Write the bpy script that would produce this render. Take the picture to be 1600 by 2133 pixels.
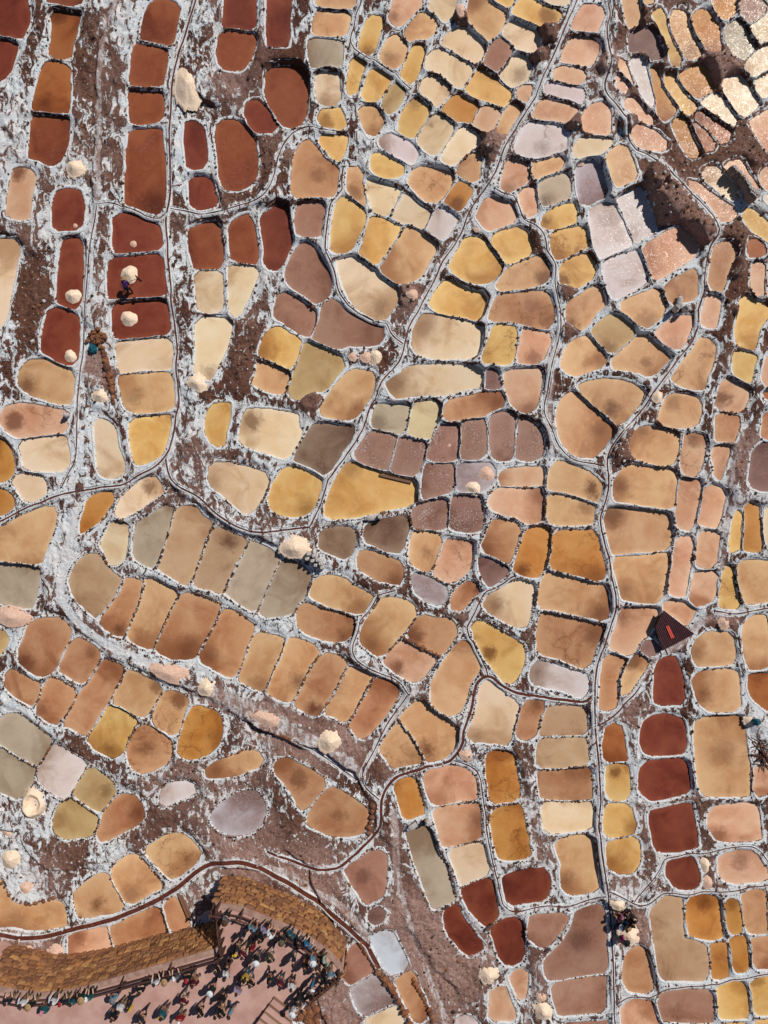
import bpy, bmesh, math, random
import numpy as np
from mathutils import Vector, Matrix, geometry

for o in list(bpy.data.objects):
    bpy.data.objects.remove(o)
SC = bpy.context.scene
COL = SC.collection
R = random.Random(7)
NR = np.random.RandomState(11)

# ------------------------------------------------------------ camera, sky, sun
ZC = 51.0            # height of the drone above the middle of the slope (m)
FPX = 1481.0         # focal length in photograph pixels (1600 wide)
cam = bpy.data.cameras.new('camera')
cam.sensor_fit = 'HORIZONTAL'; cam.sensor_width = 36.0
cam.lens = FPX / 1600.0 * 36.0
cam.clip_start = 0.5; cam.clip_end = 400.0
camo = bpy.data.objects.new('camera', cam); COL.objects.link(camo)
camo.location = (0, 0, ZC); camo.rotation_euler = (0, 0, 0)
SC.camera = camo

SUN = Vector((0.60, 0.62, 1.0)).normalized()
world = bpy.data.worlds.new('World'); SC.world = world; world.use_nodes = True
wn = world.node_tree; wn.nodes.clear()
sky = wn.nodes.new('ShaderNodeTexSky'); sky.sky_type = 'NISHITA'; sky.sun_disc = False
sky.sun_elevation = math.asin(SUN.z); sky.sun_rotation = math.atan2(SUN.x, SUN.y)
sky.altitude = 3300
bg = wn.nodes.new('ShaderNodeBackground'); bg.inputs['Strength'].default_value = 0.05
wo = wn.nodes.new('ShaderNodeOutputWorld')
wn.links.new(sky.outputs[0], bg.inputs[0]); wn.links.new(bg.outputs[0], wo.inputs[0])
sl = bpy.data.lights.new('sun', 'SUN'); sl.energy = 3.7; sl.angle = math.radians(0.53)
sl.color = (1.0, 0.95, 0.885)
so = bpy.data.objects.new('sun', sl); COL.objects.link(so)
so.rotation_euler = SUN.to_track_quat('Z', 'Y').to_euler(); so.location = (20, 22, 60)
SC.view_settings.view_transform = 'Standard'; SC.view_settings.look = 'None'
SC.view_settings.exposure = 0.0; SC.view_settings.gamma = 1.0
SC.view_settings.use_curve_mapping = False

# ------------------------------------------------------------ helpers
def lin(c):
    c = np.asarray(c, float) / 255.0
    return np.where(c <= 0.04045, c / 12.92, ((c + 0.055) / 1.055) ** 2.4)
def L3(c): return tuple(float(v) for v in lin(c))
def level(x, y):
    """general lie of the hillside: rising to the right and to the top of the photograph"""
    s = (x + y) / 1.414
    return 0.046 * x + 0.056 * y + 0.0006 * np.maximum(0, s) ** 2
def unproj(px, py, z):
    d = ZC - z
    return (px - 800.0) / FPX * d, -(py - 1066.5) / FPX * d
def at(px, py, dz=0.0):
    """point of the hillside seen at photograph pixel px, py, lifted by dz"""
    z = 0.0
    for _ in range(5):
        x, y = unproj(px, py, z); z = float(level(x, y)) + dz
    return x, y, z
def tag(o, label, cat, group=None):
    o['label'] = label; o['category'] = cat
    if group: o['group'] = group
    return o
def newmesh(name, verts, faces, mats=(), smooth=False, midx=None):
    me = bpy.data.meshes.new(name)
    me.from_pydata([tuple(map(float, v)) for v in verts], [], faces)
    for m in mats: me.materials.append(m)
    if midx is not None: me.polygons.foreach_set('material_index', midx)
    if smooth: me.polygons.foreach_set('use_smooth', [True] * len(me.polygons))
    me.update(); return me
def link(name, me, parent=None, loc=None, rotz=None):
    o = bpy.data.objects.new(name, me); COL.objects.link(o)
    if parent: o.parent = parent
    if loc is not None: o.location = loc
    if rotz is not None: o.rotation_euler = (0, 0, rotz)
    return o
def empty(name, loc=(0, 0, 0), rotz=0):
    o = bpy.data.objects.new(name, None); COL.objects.link(o)
    o.location = loc; o.rotation_euler = (0, 0, rotz); o.empty_display_size = 0.2
    return o

LAT = NR.rand(256, 256)
def vnoise(x, y):
    xi = np.floor(x).astype(int); yi = np.floor(y).astype(int)
    fx = x - xi; fy = y - yi
    fx = fx * fx * (3 - 2 * fx); fy = fy * fy * (3 - 2 * fy)
    a = LAT[xi & 255, yi & 255]; b = LAT[(xi + 1) & 255, yi & 255]
    c = LAT[xi & 255, (yi + 1) & 255]; d = LAT[(xi + 1) & 255, (yi + 1) & 255]
    return (a * (1 - fx) + b * fx) * (1 - fy) + (c * (1 - fx) + d * fx) * fy
def fbm(x, y, octv=4, s=1.0, rough=0.5):
    t = 0; a = 1.0; n = 0
    for k in range(octv):
        t = t + a * vnoise(x * s + 17.3 * k, y * s + 41.7 * k); n += a; a *= rough; s *= 2.03
    return t / n
def sstep(a, b, x):
    t = np.clip((x - a) / (b - a), 0, 1); return t * t * (3 - 2 * t)

# ------------------------------------------------------------ materials
class NT:
    def __init__(s, name):
        s.m = bpy.data.materials.new(name); s.m.use_nodes = True
        s.t = s.m.node_tree; s.t.nodes.clear()
        s.out = s.n('ShaderNodeOutputMaterial'); s.bsdf = s.n('ShaderNodeBsdfPrincipled')
        s.l(s.bsdf.outputs[0], s.out.inputs[0])
    def n(s, kind, **kw):
        nd = s.t.nodes.new(kind)
        for k, v in kw.items():
            if k in nd.inputs.keys(): nd.inputs[k].default_value = v
            else: setattr(nd, k, v)
        return nd
    def l(s, a, b): s.t.links.new(a, b)
    def put(s, sock, v):
        if hasattr(v, 'is_output'): s.l(v, sock)
        else: sock.default_value = v
    def math(s, op, a, b=0.0, c=0.0, clamp=False):
        nd = s.n('ShaderNodeMath'); nd.operation = op; nd.use_clamp = clamp
        s.put(nd.inputs[0], a); s.put(nd.inputs[1], b); s.put(nd.inputs[2], c); return nd.outputs[0]
    def mix(s, f, a, b, blend='MIX'):
        nd = s.n('ShaderNodeMix'); nd.data_type = 'RGBA'; nd.blend_type = blend
        s.put(nd.inputs[0], f); s.put(nd.inputs[6], a if hasattr(a, 'is_output') else (*a, 1))
        s.put(nd.inputs[7], b if hasattr(b, 'is_output') else (*b, 1)); return nd.outputs[2]
    def noise(s, vec, scale, detail=4, rough=0.55, dist=0.0):
        nd = s.n('ShaderNodeTexNoise'); nd.inputs['Scale'].default_value = scale
        nd.inputs['Detail'].default_value = detail; nd.inputs['Roughness'].default_value = rough
        nd.inputs['Distortion'].default_value = dist; s.l(vec, nd.inputs['Vector']); return nd.outputs[0]
    def rng(s, v, a, b, c=0.0, d=1.0):
        nd = s.n('ShaderNodeMapRange'); nd.interpolation_type = 'SMOOTHSTEP'
        s.put(nd.inputs[0], v)
        for i, x in zip((1, 2, 3, 4), (a, b, c, d)): s.put(nd.inputs[i], x)
        return nd.outputs[0]
    def attr(s, name, kind='GEOMETRY'):
        nd = s.n('ShaderNodeAttribute'); nd.attribute_type = kind; nd.attribute_name = name; return nd
    def pos(s): return s.n('ShaderNodeNewGeometry').outputs['Position']
    def bump(s, h, strength=0.5, dist=0.05, normal=None):
        nd = s.n('ShaderNodeBump'); nd.inputs['Strength'].default_value = strength
        nd.inputs['Distance'].default_value = dist; s.l(h, nd.inputs['Height'])
        if normal is not None: s.l(normal, nd.inputs['Normal'])
        return nd.outputs[0]
    def set(s, **kw):
        for k, v in kw.items(): s.put(s.bsdf.inputs[k.replace('_', ' ')], v)

def mat_ground():
    t = NT('salt_crust_and_soil'); P = t.pos()
    a = t.attr('gcol'); sep = t.n('ShaderNodeSeparateColor'); t.l(a.outputs['Color'], sep.inputs[0])
    salt, mauve, brown = sep.outputs[0], sep.outputs[1], sep.outputs[2]
    warp = t.n('ShaderNodeMapping'); warp.inputs['Rotation'].default_value = (0, 0, 0.7)
    warp.inputs['Scale'].default_value = (1.0, 0.55, 1.0); t.l(P, warp.inputs['Vector'])
    n1 = t.noise(warp.outputs[0], 2.0, 9, 0.62, 1.1); n2 = t.noise(P, 14, 5, 0.7)
    n3 = t.noise(P, 1.1, 5, 0.6); n4 = t.noise(P, 6.5, 6, 0.7, 0.8); n5 = t.noise(P, 30, 3, 0.6)
    amp = t.math('ADD', 0.2, t.math('MULTIPLY', a.outputs['Alpha'], 0.8))     # trodden paths are even
    nn = t.math('MULTIPLY', t.math('SUBTRACT', n1, 0.5), 3.0)
    nn = t.math('ADD', nn, t.math('MULTIPLY', t.math('SUBTRACT', n2, 0.5), 0.9))
    nn = t.math('ADD', nn, t.math('MULTIPLY', t.math('SUBTRACT', n5, 0.5), 0.35))
    v = t.math('ADD', salt, t.math('MULTIPLY', nn, amp))
    nz = t.n('ShaderNodeSeparateXYZ'); t.l(t.n('ShaderNodeNewGeometry').outputs['True Normal'], nz.inputs[0])
    steep = t.math('MULTIPLY', t.rng(nz.outputs[2], 0.38, 0.72, 0.8, 0.0), t.rng(salt, 0.90, 0.99, 1.0, 0.15))
    v = t.math('SUBTRACT', v, steep)
    mask = t.rng(v, 0.46, 0.62)
    soil = t.mix(t.rng(n4, 0.30, 0.68), (0.022, 0.010, 0.008), (0.165, 0.072, 0.048))
    soil = t.mix(t.rng(n3, 0.40, 0.70), soil, (0.14, 0.054, 0.033))
    br = t.mix(t.rng(n4, 0.25, 0.7), (0.055, 0.022, 0.013), (0.22, 0.10, 0.062))
    soil = t.mix(brown, soil, br)
    mv = t.mix(t.rng(n4, 0.25, 0.7), (0.19, 0.095, 0.072), (0.47, 0.30, 0.25))
    soil = t.mix(mauve, soil, mv)
    sc = t.mix(t.rng(n3, 0.35, 0.7), (0.80, 0.855, 0.885), (0.88, 0.865, 0.84))
    sc = t.mix(t.math('MULTIPLY', mauve, 0.55), sc, (0.70, 0.57, 0.53))
    sc = t.mix(t.rng(n2, 0.34, 0.56, 0.55, 0.0), sc, (0.46, 0.44, 0.45))
    t.set(Base_Color=t.mix(mask, soil, sc), Roughness=0.85, Specular_IOR_Level=0.2)
    h = t.math('ADD', t.math('MULTIPLY', n4, 0.6), t.math('MULTIPLY', n2, 0.4))
    h = t.math('ADD', h, t.math('MULTIPLY', mask, 0.12))
    t.set(Normal=t.bump(h, 0.9, 0.15)); return t.m

def mat_brine():
    t = NT('evaporating_brine'); P = t.pos()
    ca = t.attr('ca', 'OBJECT').outputs['Color']; cb = t.attr('cb', 'OBJECT').outputs['Color']
    st = t.attr('stain', 'OBJECT').outputs['Vector']; fx = t.attr('fx', 'OBJECT').outputs['Vector']
    fs = t.n('ShaderNodeSeparateXYZ'); t.l(fx, fs.inputs[0])
    crack, speck, spark = fs.outputs[0], fs.outputs[1], fs.outputs[2]
    ss = t.n('ShaderNodeSeparateXYZ'); t.l(st, ss.inputs[0])
    ps = t.n('ShaderNodeSeparateXYZ'); t.l(P, ps.inputs[0])
    edge = t.attr('edge').outputs['Fac']
    n1 = t.noise(P, 0.55, 4, 0.55, 0.6); n2 = t.noise(P, 2.2, 5, 0.6, 1.2); n3 = t.noise(P, 17, 3, 0.6)
    e = t.math('ADD', edge, t.math('MULTIPLY', t.math('SUBTRACT', n2, 0.5), 0.5))
    f = t.rng(e, -0.05, 0.42, 0.15, 0.72)
    f = t.math('ADD', f, t.math('MULTIPLY', t.math('SUBTRACT', n1, 0.5), 2.0), clamp=True)
    col = t.mix(f, cb, ca)
    # pale swirls and dark silt drifting in the brine
    col = t.mix(t.rng(n2, 0.52, 0.74, 0.0, 0.42), col, cb)
    dark = t.mix(1.0, ca, (0.64, 0.54, 0.47), 'MULTIPLY')
    n6 = t.noise(P, 0.42, 7, 0.62, 0.7)
    col = t.mix(t.rng(n6, 0.48, 0.76, 0.0, 0.62), col, dark)
    # one side of most ponds is deeper and siltier than the other
    gr = t.n('ShaderNodeSeparateXYZ'); t.l(t.attr('deep', 'OBJECT').outputs['Vector'], gr.inputs[0])
    gl = t.math('ADD', t.math('MULTIPLY', ps.outputs[0], gr.outputs[0]), t.math('MULTIPLY', ps.outputs[1], gr.outputs[1]))
    gl = t.math('ADD', t.math('ADD', gl, gr.outputs[2]), t.math('MULTIPLY', t.math('SUBTRACT', n6, 0.5), 1.5))
    dk2 = t.mix(1.0, ca, (0.60, 0.49, 0.42), 'MULTIPLY')
    col = t.mix(t.rng(gl, 0.30, 1.0, 0.0, 0.9), col, dk2)
    col = t.mix(t.rng(gl, 0.25, -0.5, 0.0, 0.55), col, cb)
    # silt fan below the inlet notch
    dx = t.math('SUBTRACT', ps.outputs[0], ss.outputs[0]); dy = t.math('SUBTRACT', ps.outputs[1], ss.outputs[1])
    d = t.math('SQRT', t.math('ADD', t.math('MULTIPLY', dx, dx), t.math('MULTIPLY', dy, dy)))
    d = t.math('ADD', d, t.math('MULTIPLY', t.math('SUBTRACT', n6, 0.5), 2.6))
    d = t.math('ADD', d, t.math('MULTIPLY', t.math('SUBTRACT', n2, 0.5), 0.9))
    r = ss.outputs[2]
    sf = t.rng(t.math('DIVIDE', d, t.math('MAXIMUM', r, 0.01)), 0.05, 1.0, 1.0, 0.0)
    sf = t.math('MULTIPLY', sf, t.math('GREATER_THAN', r, 0.05))
    sd = t.mix(1.0, ca, (0.34, 0.26, 0.23), 'MULTIPLY')
    orand = t.n('ShaderNodeObjectInfo').outputs['Random']
    col = t.mix(t.math('MULTIPLY', sf, t.math('ADD', 0.42, t.math('MULTIPLY', orand, 0.55))), col, sd)
    # fine crystal grain, white salt specks
    n7 = t.noise(P, 9, 6, 0.75)
    g = t.math('ADD', 0.86, t.math('ADD', t.math('MULTIPLY', n3, 0.16), t.math('MULTIPLY', n7, 0.16)))
    gc = t.n('ShaderNodeCombineColor')
    for i in range(3): t.l(g, gc.inputs[i])
    col = t.mix(1.0, col, gc.outputs[0], 'MULTIPLY')
    sp = t.math('MULTIPLY', t.rng(t.math('ADD', n7, t.math('MULTIPLY', t.math('SUBTRACT', n1, 0.5), 0.5)), 0.55, 0.68), speck)
    col = t.mix(t.math('MULTIPLY', sp, 0.6), col, (0.62, 0.52, 0.48))
    # drying cracks
    wv = t.n('ShaderNodeVectorMath'); wv.operation = 'ADD'
    nc = t.n('ShaderNodeTexNoise'); nc.inputs['Scale'].default_value = 1.7; nc.inputs['Detail'].default_value = 4; t.l(P, nc.inputs['Vector'])
    t.l(P, wv.inputs[0]); t.l(nc.outputs['Color'], wv.inputs[1])
    vo = t.n('ShaderNodeTexVoronoi'); vo.feature = 'DISTANCE_TO_EDGE'; vo.inputs['Scale'].default_value = 0.85
    t.l(wv.outputs[0], vo.inputs['Vector'])
    ck = t.math('MULTIPLY', t.rng(vo.outputs['Distance'], 0.0, 0.05, 1.0, 0.0), t.rng(n6, 0.44, 0.60))
    col = t.mix(t.math('MULTIPLY', t.math('MULTIPLY', ck, crack), 0.55), col, sd)
    t.set(Base_Color=col, Roughness=0.6, Specular_IOR_Level=0.25)
    # salt crystals floating on the brine: small facets, each tilted its own way
    fv = t.n('ShaderNodeTexVoronoi'); fv.feature = 'F1'; fv.inputs['Scale'].default_value = 36.0; t.l(P, fv.inputs['Vector'])
    sb = t.n('ShaderNodeVectorMath'); sb.operation = 'SUBTRACT'; t.l(fv.outputs['Color'], sb.inputs[0]); sb.inputs[1].default_value = (.5, .5, .5)
    sm = t.n('ShaderNodeVectorMath'); sm.operation = 'SCALE'; t.l(sb.outputs[0], sm.inputs[0]); t.l(t.math('MULTIPLY', spark, 0.22), sm.inputs['Scale'])
    ad = t.n('ShaderNodeVectorMath'); ad.operation = 'ADD'; t.l(sm.outputs[0], ad.inputs[0]); t.l(t.n('ShaderNodeNewGeometry').outputs['Normal'], ad.inputs[1])
    nm = t.n('ShaderNodeVectorMath'); nm.operation = 'NORMALIZE'; t.l(ad.outputs[0], nm.inputs[0])
    t.l(nm.outputs[0], t.bsdf.inputs['Coat Normal'])
    t.set(Coat_Weight=t.rng(n2, 0.40, 0.62, 0.08, 0.30), Coat_Roughness=0.18, Coat_IOR=1.34); return t.m

def mat_simple(name, c1, c2, scale=6, rough=0.85, bump=0.3, dist=0.03, spec=0.25, detail=5, coat=0.0):
    t = NT(name); P = t.n('ShaderNodeTexCoord').outputs['Object']
    n = t.noise(P, scale, detail, 0.6)
    t.set(Base_Color=t.mix(t.rng(n, 0.3, 0.7), c1, c2), Roughness=rough, Specular_IOR_Level=spec)
    if bump: t.set(Normal=t.bump(n, bump, dist))
    if coat: t.set(Coat_Weight=coat, Coat_Roughness=0.1)
    return t.m
def mat_tone(name, stops, scale=9, rough=0.85, bump=0.5, dist=0.02):
    """colour picked per object from a ramp (stones, timbers) with grain on top"""
    t = NT(name); P = t.n('ShaderNodeTexCoord').outputs['Object']
    rnd = t.n('ShaderNodeObjectInfo').outputs['Random']
    cr = t.n('ShaderNodeValToRGB'); cr.color_ramp.interpolation = 'LINEAR'
    el = cr.color_ramp.elements
    while len(el) < len(stops): el.new(0.5)
    for i, c in enumerate(stops):
        el[i].position = i / (len(stops) - 1); el[i].color = (*c, 1)
    t.l(rnd, cr.inputs[0])
    n = t.noise(P, scale, 6, 0.65)
    col = t.mix(t.rng(n, 0.3, 0.7, 0.65, 0.0), cr.outputs[0], (0.09, 0.045, 0.03))
    t.set(Base_Color=col, Roughness=rough, Specular_IOR_Level=0.2, Normal=t.bump(n, bump, dist)); return t.m
def mat_attr(name, key, rough=0.8, scale=18):
    t = NT(name); c = t.attr(key, 'OBJECT').outputs['Color']
    P = t.n('ShaderNodeTexCoord').outputs['Object']; n = t.noise(P, scale, 4, 0.6)
    t.set(Base_Color=t.mix(t.rng(n, 0.3, 0.7, 0.35, 0.0), c, (0.02, 0.02, 0.02)), Roughness=rough, Specular_IOR_Level=0.2,
          Normal=t.bump(n, 0.4, 0.02)); return t.m

M_GROUND = mat_ground(); M_BRINE = mat_brine()
M_PILE = mat_simple('heaped_salt', L3((250, 228, 202)), L3((232, 202, 172)), 9, 0.9, 0.9, 0.05)
M_PILE2 = mat_simple('heaped_pink_salt', L3((234, 200, 178)), L3((208, 166, 142)), 9, 0.9, 0.9, 0.05)
M_CHAN = mat_simple('channel_brine', L3((86, 42, 32)), L3((112, 62, 48)), 3, 0.25, 0.1, 0.01, 0.5)
M_ST_DARK = mat_simple('crusted_dark_stone', (0.030, 0.020, 0.017), (0.075, 0.045, 0.036), 9, 0.85, 0.5)
M_ST_BROWN = mat_simple('brown_stone', (0.15, 0.065, 0.03), (0.27, 0.13, 0.065), 9, 0.85, 0.5)
M_ST_SALT = mat_simple('salt_crusted_stone', (0.66, 0.68, 0.68), (0.40, 0.34, 0.31), 9, 0.85, 0.5)
M_WALL = mat_tone('sandstone_blocks', [L3((122, 82, 58)), L3((156, 106, 68)), L3((186, 130, 80)), L3((138, 94, 70)), L3((206, 156, 98))])
M_EDGE = mat_tone('orange_sandstone', [L3((132, 82, 56)), L3((160, 104, 66)), L3((108, 72, 60)), L3((176, 120, 78))])
M_MORTAR = mat_simple('wall_joint_earth', (0.075, 0.040, 0.025), (0.12, 0.066, 0.042), 7, 0.9, 0.4)
M_TERR = mat_simple('terrace_earth_floor', L3((200, 162, 150)), L3((180, 138, 126)), 0.9, 0.9, 0.25, 0.03)
M_COPE = mat_simple('coping_mortar', L3((176, 146, 132)), L3((150, 116, 104)), 2.5, 0.9, 0.3, 0.02)
M_WOOD = mat_tone('weathered_timber', [L3((70, 44, 40)), L3((96, 66, 58)), L3((58, 36, 34))], 14, 0.75, 0.4, 0.01)
M_WOODL = mat_tone('grey_timber', [L3((150, 110, 84)), L3((120, 84, 66)), L3((168, 136, 112))], 14, 0.75, 0.4, 0.01)
M_ROOF = mat_simple('maroon_roof_sheet', L3((58, 30, 34)), L3((74, 42, 44)), 3, 0.42, 0.15, 0.01, 0.5)
M_SKYL = mat_simple('orange_roof_sheet', L3((214, 92, 72)), L3((196, 78, 62)), 3, 0.45, 0.1, 0.01, 0.5)
M_SACK = mat_simple('dusty_sack_weave', L3((206, 202, 198)), L3((150, 142, 136)), 8, 0.8, 0.5, 0.02)
M_SACKG = mat_simple('grey_sack_weave', L3((150, 132, 120)), L3((118, 100, 92)), 8, 0.8, 0.5, 0.02)
M_TEAL = mat_simple('teal_cloth', L3((22, 96, 112)), L3((16, 66, 82)), 5, 0.7, 0.5, 0.03)
M_SKIN = mat_attr('skin', 'skin_col', 0.6); M_TOP = mat_attr('jacket_cloth', 'top_col')
M_LEG = mat_attr('trouser_cloth', 'leg_col'); M_HAT = mat_attr('hat_cloth', 'hat_col')
M_SHOE = mat_simple('shoe_leather', (0.03, 0.025, 0.022), (0.06, 0.045, 0.04), 9, 0.6)
M_HAIR = mat_simple('dark_hair', (0.012, 0.009, 0.008), (0.03, 0.02, 0.016), 20, 0.55)
M_BAG = mat_attr('bag_cloth', 'bag_col')
M_EYE = mat_simple('eyes_and_mouth', (0.02, 0.012, 0.01), (0.05, 0.02, 0.02), 9, 0.4, 0)

# ------------------------------------------------------------ survey of the photograph (pixel positions)
LIFT = [(945,625,-0.13),(930,700,-0.13),(1085,640,0.09),(1040,715,0.08),(1240,375,-0.15),(1297,340,0.13),(1330,445,-0.21),(1400,540,-0.15),(600,190,-0.25),(580,50,0.08),(140,435,-0.17),(152,560,-0.10),
 (1105,905,-0.15),(770,1030,-0.13),(700,930,-0.04),(790,410,-0.15),(855,445,-0.15),(1370,95,-0.13),(1500,30,0.13),(500,110,0.08),(430,500,-0.15),(500,500,-0.10),(130,60,-0.10),(575,500,-0.13),(440,470,-0.08),(970,1140,-0.08),(1090,135,-0.08),(1245,250,0.06),(880,1680,-0.04),(1190,1470,-0.13),(1180,1620,-0.08),(1190,1800,-0.08),(1190,1960,-0.08),(1190,2060,-0.08)]
CHANNELS = [  # centre line, width in metres
 ([(414,-30),(411,0),(395,37),(382,82),(370,120),(360,160),(357,200),(355,250),(352,275),(355,325),(356,400),(354,430),(344,465),(349,505),(350,555),(354,605),(357,655),(367,700),(369,717),(365,762),(370,792),(370,830),(366,860),(362,895),(350,920),(347,955),(320,978),(275,1002),(257,1015),(225,1012),(187,1021),(140,1027),(105,1037),(57,1062),(0,1088),(-40,1105)], 0.098),
 ([(347,955),(350,990),(362,1008),(380,1020),(405,1026),(425,1042),(445,1065),(470,1083),(510,1106),(545,1111),(590,1104),(645,1098)], 0.091),
 ([(645,1098),(665,1062),(672,1017),(692,980),(715,952),(735,920),(755,902),(765,870),(782,825),(790,800),(800,787),(830,760),(840,745),(840,715),(860,682),(872,647),(890,610),(912,575),(917,547),(947,515),(967,480),(970,450),(990,422),(1010,395),(1030,370),(1045,320),(1060,287),(1075,262),(1100,230),(1120,190),(1130,160),(1150,125),(1167,82),(1180,50),(1195,22),(1205,-10)], 0.070),
 ([(1265,-20),(1260,50),(1267,112),(1272,150),(1250,180),(1257,200),(1295,225),(1307,287),(1340,315),(1375,347),(1412,378),(1450,410),(1482,440),(1500,465),(1497,490),(1482,515),(1475,540),(1472,577),(1470,620),(1460,660),(1447,690),(1415,742),(1380,790),(1340,840),(1300,887),(1275,925),(1260,952),(1262,980),(1272,1012),(1255,1050),(1250,1080),(1252,1092),(1272,1142),(1277,1205),(1281,1247),(1272,1300),(1255,1352),(1240,1392),(1237,1442),(1237,1512),(1242,1550),(1247,1600),(1252,1687),(1248,1733),(1252,1783),(1265,1858),(1272,1945),(1277,2033),(1279,2150)], 0.084),
 ([(1237,1445),(1225,1460),(1162,1457),(1112,1447),(1070,1445),(1047,1427),(1015,1407),(992,1430),(985,1482),(967,1507),(962,1537),(945,1580),(905,1595),(855,1605),(817,1625),(800,1645),(792,1667),(795,1700),(795,1722),(775,1747),(740,1777),(712,1807),(685,1809),(640,1806),(600,1792),(558,1772)], 0.170),
 ([(-30,1936),(0,1940),(37,1950),(90,1952),(140,1937),(187,1927),(250,1910),(312,1882),(362,1855),(400,1822),(425,1803),(450,1795),(500,1790),(535,1797),(550,1815),(590,1832),(625,1855),(665,1877),(700,1905),(730,1930),(755,1960),(775,1990),(790,2012)], 0.300),
 ([(1015,1405),(1010,1385),(990,1350),(972,1310),(987,1275),(1015,1232),(1045,1212),(1075,1195)], 0.070),
 ([(850,1445),(825,1420),(762,1387),(735,1372),(732,1337),(745,1305),(757,1285),(790,1245),(820,1230)], 0.063),
 ([(850,1445),(840,1462),(797,1518),(788,1552),(740,1625),(790,1665)], 0.063),
 ([(740,1625),(680,1580),(615,1540)], 0.056),
 ([(205,430),(192,505),(185,567),(177,655),(172,730),(165,800),(160,855),(162,905),(160,960),(142,987),(131,1015)], 0.056),
 ([(205,430),(225,422),(250,430),(290,442),(335,458),(350,445)], 0.049),
 ([(354,437),(397,442),(455,447),(510,425),(550,417),(570,387),(580,322),(602,282),(630,262),(655,268),(700,275)], 0.056),
 ([(747,-10),(747,7),(725,62),(724,92),(750,112),(775,122),(815,155),(852,185)], 0.049),
 ([(722,355),(707,400),(682,440),(675,502),(687,552),(700,602),(720,635),(785,667),(820,705),(840,718)], 0.063),
 ([(1030,397),(1070,420),(1095,455),(1130,472),(1135,515),(1155,550),(1152,597),(1167,635),(1167,697),(1155,735),(1143,775),(1140,825),(1125,860),(1155,900),(1170,937),(1215,960),(1257,972)], 0.056),
 ([(1267,1853),(1280,1858),(1315,1875),(1332,1890),(1360,1883),(1380,1863),(1425,1863),(1450,1855),(1487,1858),(1550,1853),(1600,1843),(1640,1838)], 0.056),
 ([(1317,1875),(1350,1838),(1385,1793),(1440,1778),(1475,1778),(1500,1765),(1570,1763),(1600,1798)], 0.049),
 ([(1262,1863),(1195,1885),(1170,1893),(1150,1883),(1110,1888),(1075,1900),(1050,1895),(1042,1858),(1020,1783),(1007,1675),(1000,1620),(987,1600),(962,1590),(945,1583)], 0.063),
 ([(1237,1512),(1270,1500),(1300,1462),(1325,1425)], 0.084),
 ([(1285,2088),(1315,2068),(1370,2075),(1400,2050),(1470,2045),(1512,2038),(1545,2038),(1575,2028),(1640,2028)], 0.056),
 ([(1640,1262),(1600,1265),(1552,1275),(1520,1277),(1487,1272)], 0.063),
]
PATHS = [  # centre line, half width (m), tone 0 white .. 1 mauve
 ([(250,-40),(245,0),(225,40),(212,90),(208,150),(208,230),(206,330),(204,415)], .27, .9),
 ([(198,430),(192,520),(190,600),(185,660),(180,720)], .25, .15),
 ([(560,1810),(600,1815),(640,1845),(685,1865),(722,1892),(747,1922),(767,1950)], .33, 1),
 ([(820,1690),(825,1735),(827,1835),(847,1897),(865,1960),(885,2015),(905,2065),(925,2108),(935,2160)], .33, 1),
 ([(1120,2003),(1112,2033),(1100,2095),(1097,2160)], .28, .6),
 ([(160,1067),(150,1117),(135,1180),(127,1230),(135,1260),(175,1305),(225,1342),(300,1375),(337,1390)], .33, .35),
 ([(430,1440),(560,1490),(640,1540),(700,1570),(745,1610)], .8, .85),
 ([(857,1447),(905,1380),(962,1315),(985,1290)], .22, .9),
 ([(840,1470),(800,1530),(770,1580),(745,1618)], .28, .9),
 ([(1148,700),(1145,787),(1140,875),(1155,930)], .3, .9),
 ([(1290,890),(1262,950),(1275,1010),(1258,1080),(1268,1140),(1284,1220),(1262,1330),(1244,1400),(1240,1500),(1252,1700),(1262,1850)], .15, .4),
 ([(1520,1277),(1487,1285),(1462,1292),(1437,1318),(1410,1350),(1375,1362),(1350,1385),(1325,1425),(1300,1462),(1262,1490)], .3, .85),
 ([(1545,900),(1520,1000),(1505,1080),(1500,1180)], .3, .8),
 ([(1205,10),(1165,90),(1120,190),(1060,290),(1030,380)], .15, .4),
 ([(165,690),(162,760),(160,850)], .3, .15),
 ([(170,900),(168,960),(150,1010)], .3, .1),
]
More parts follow.
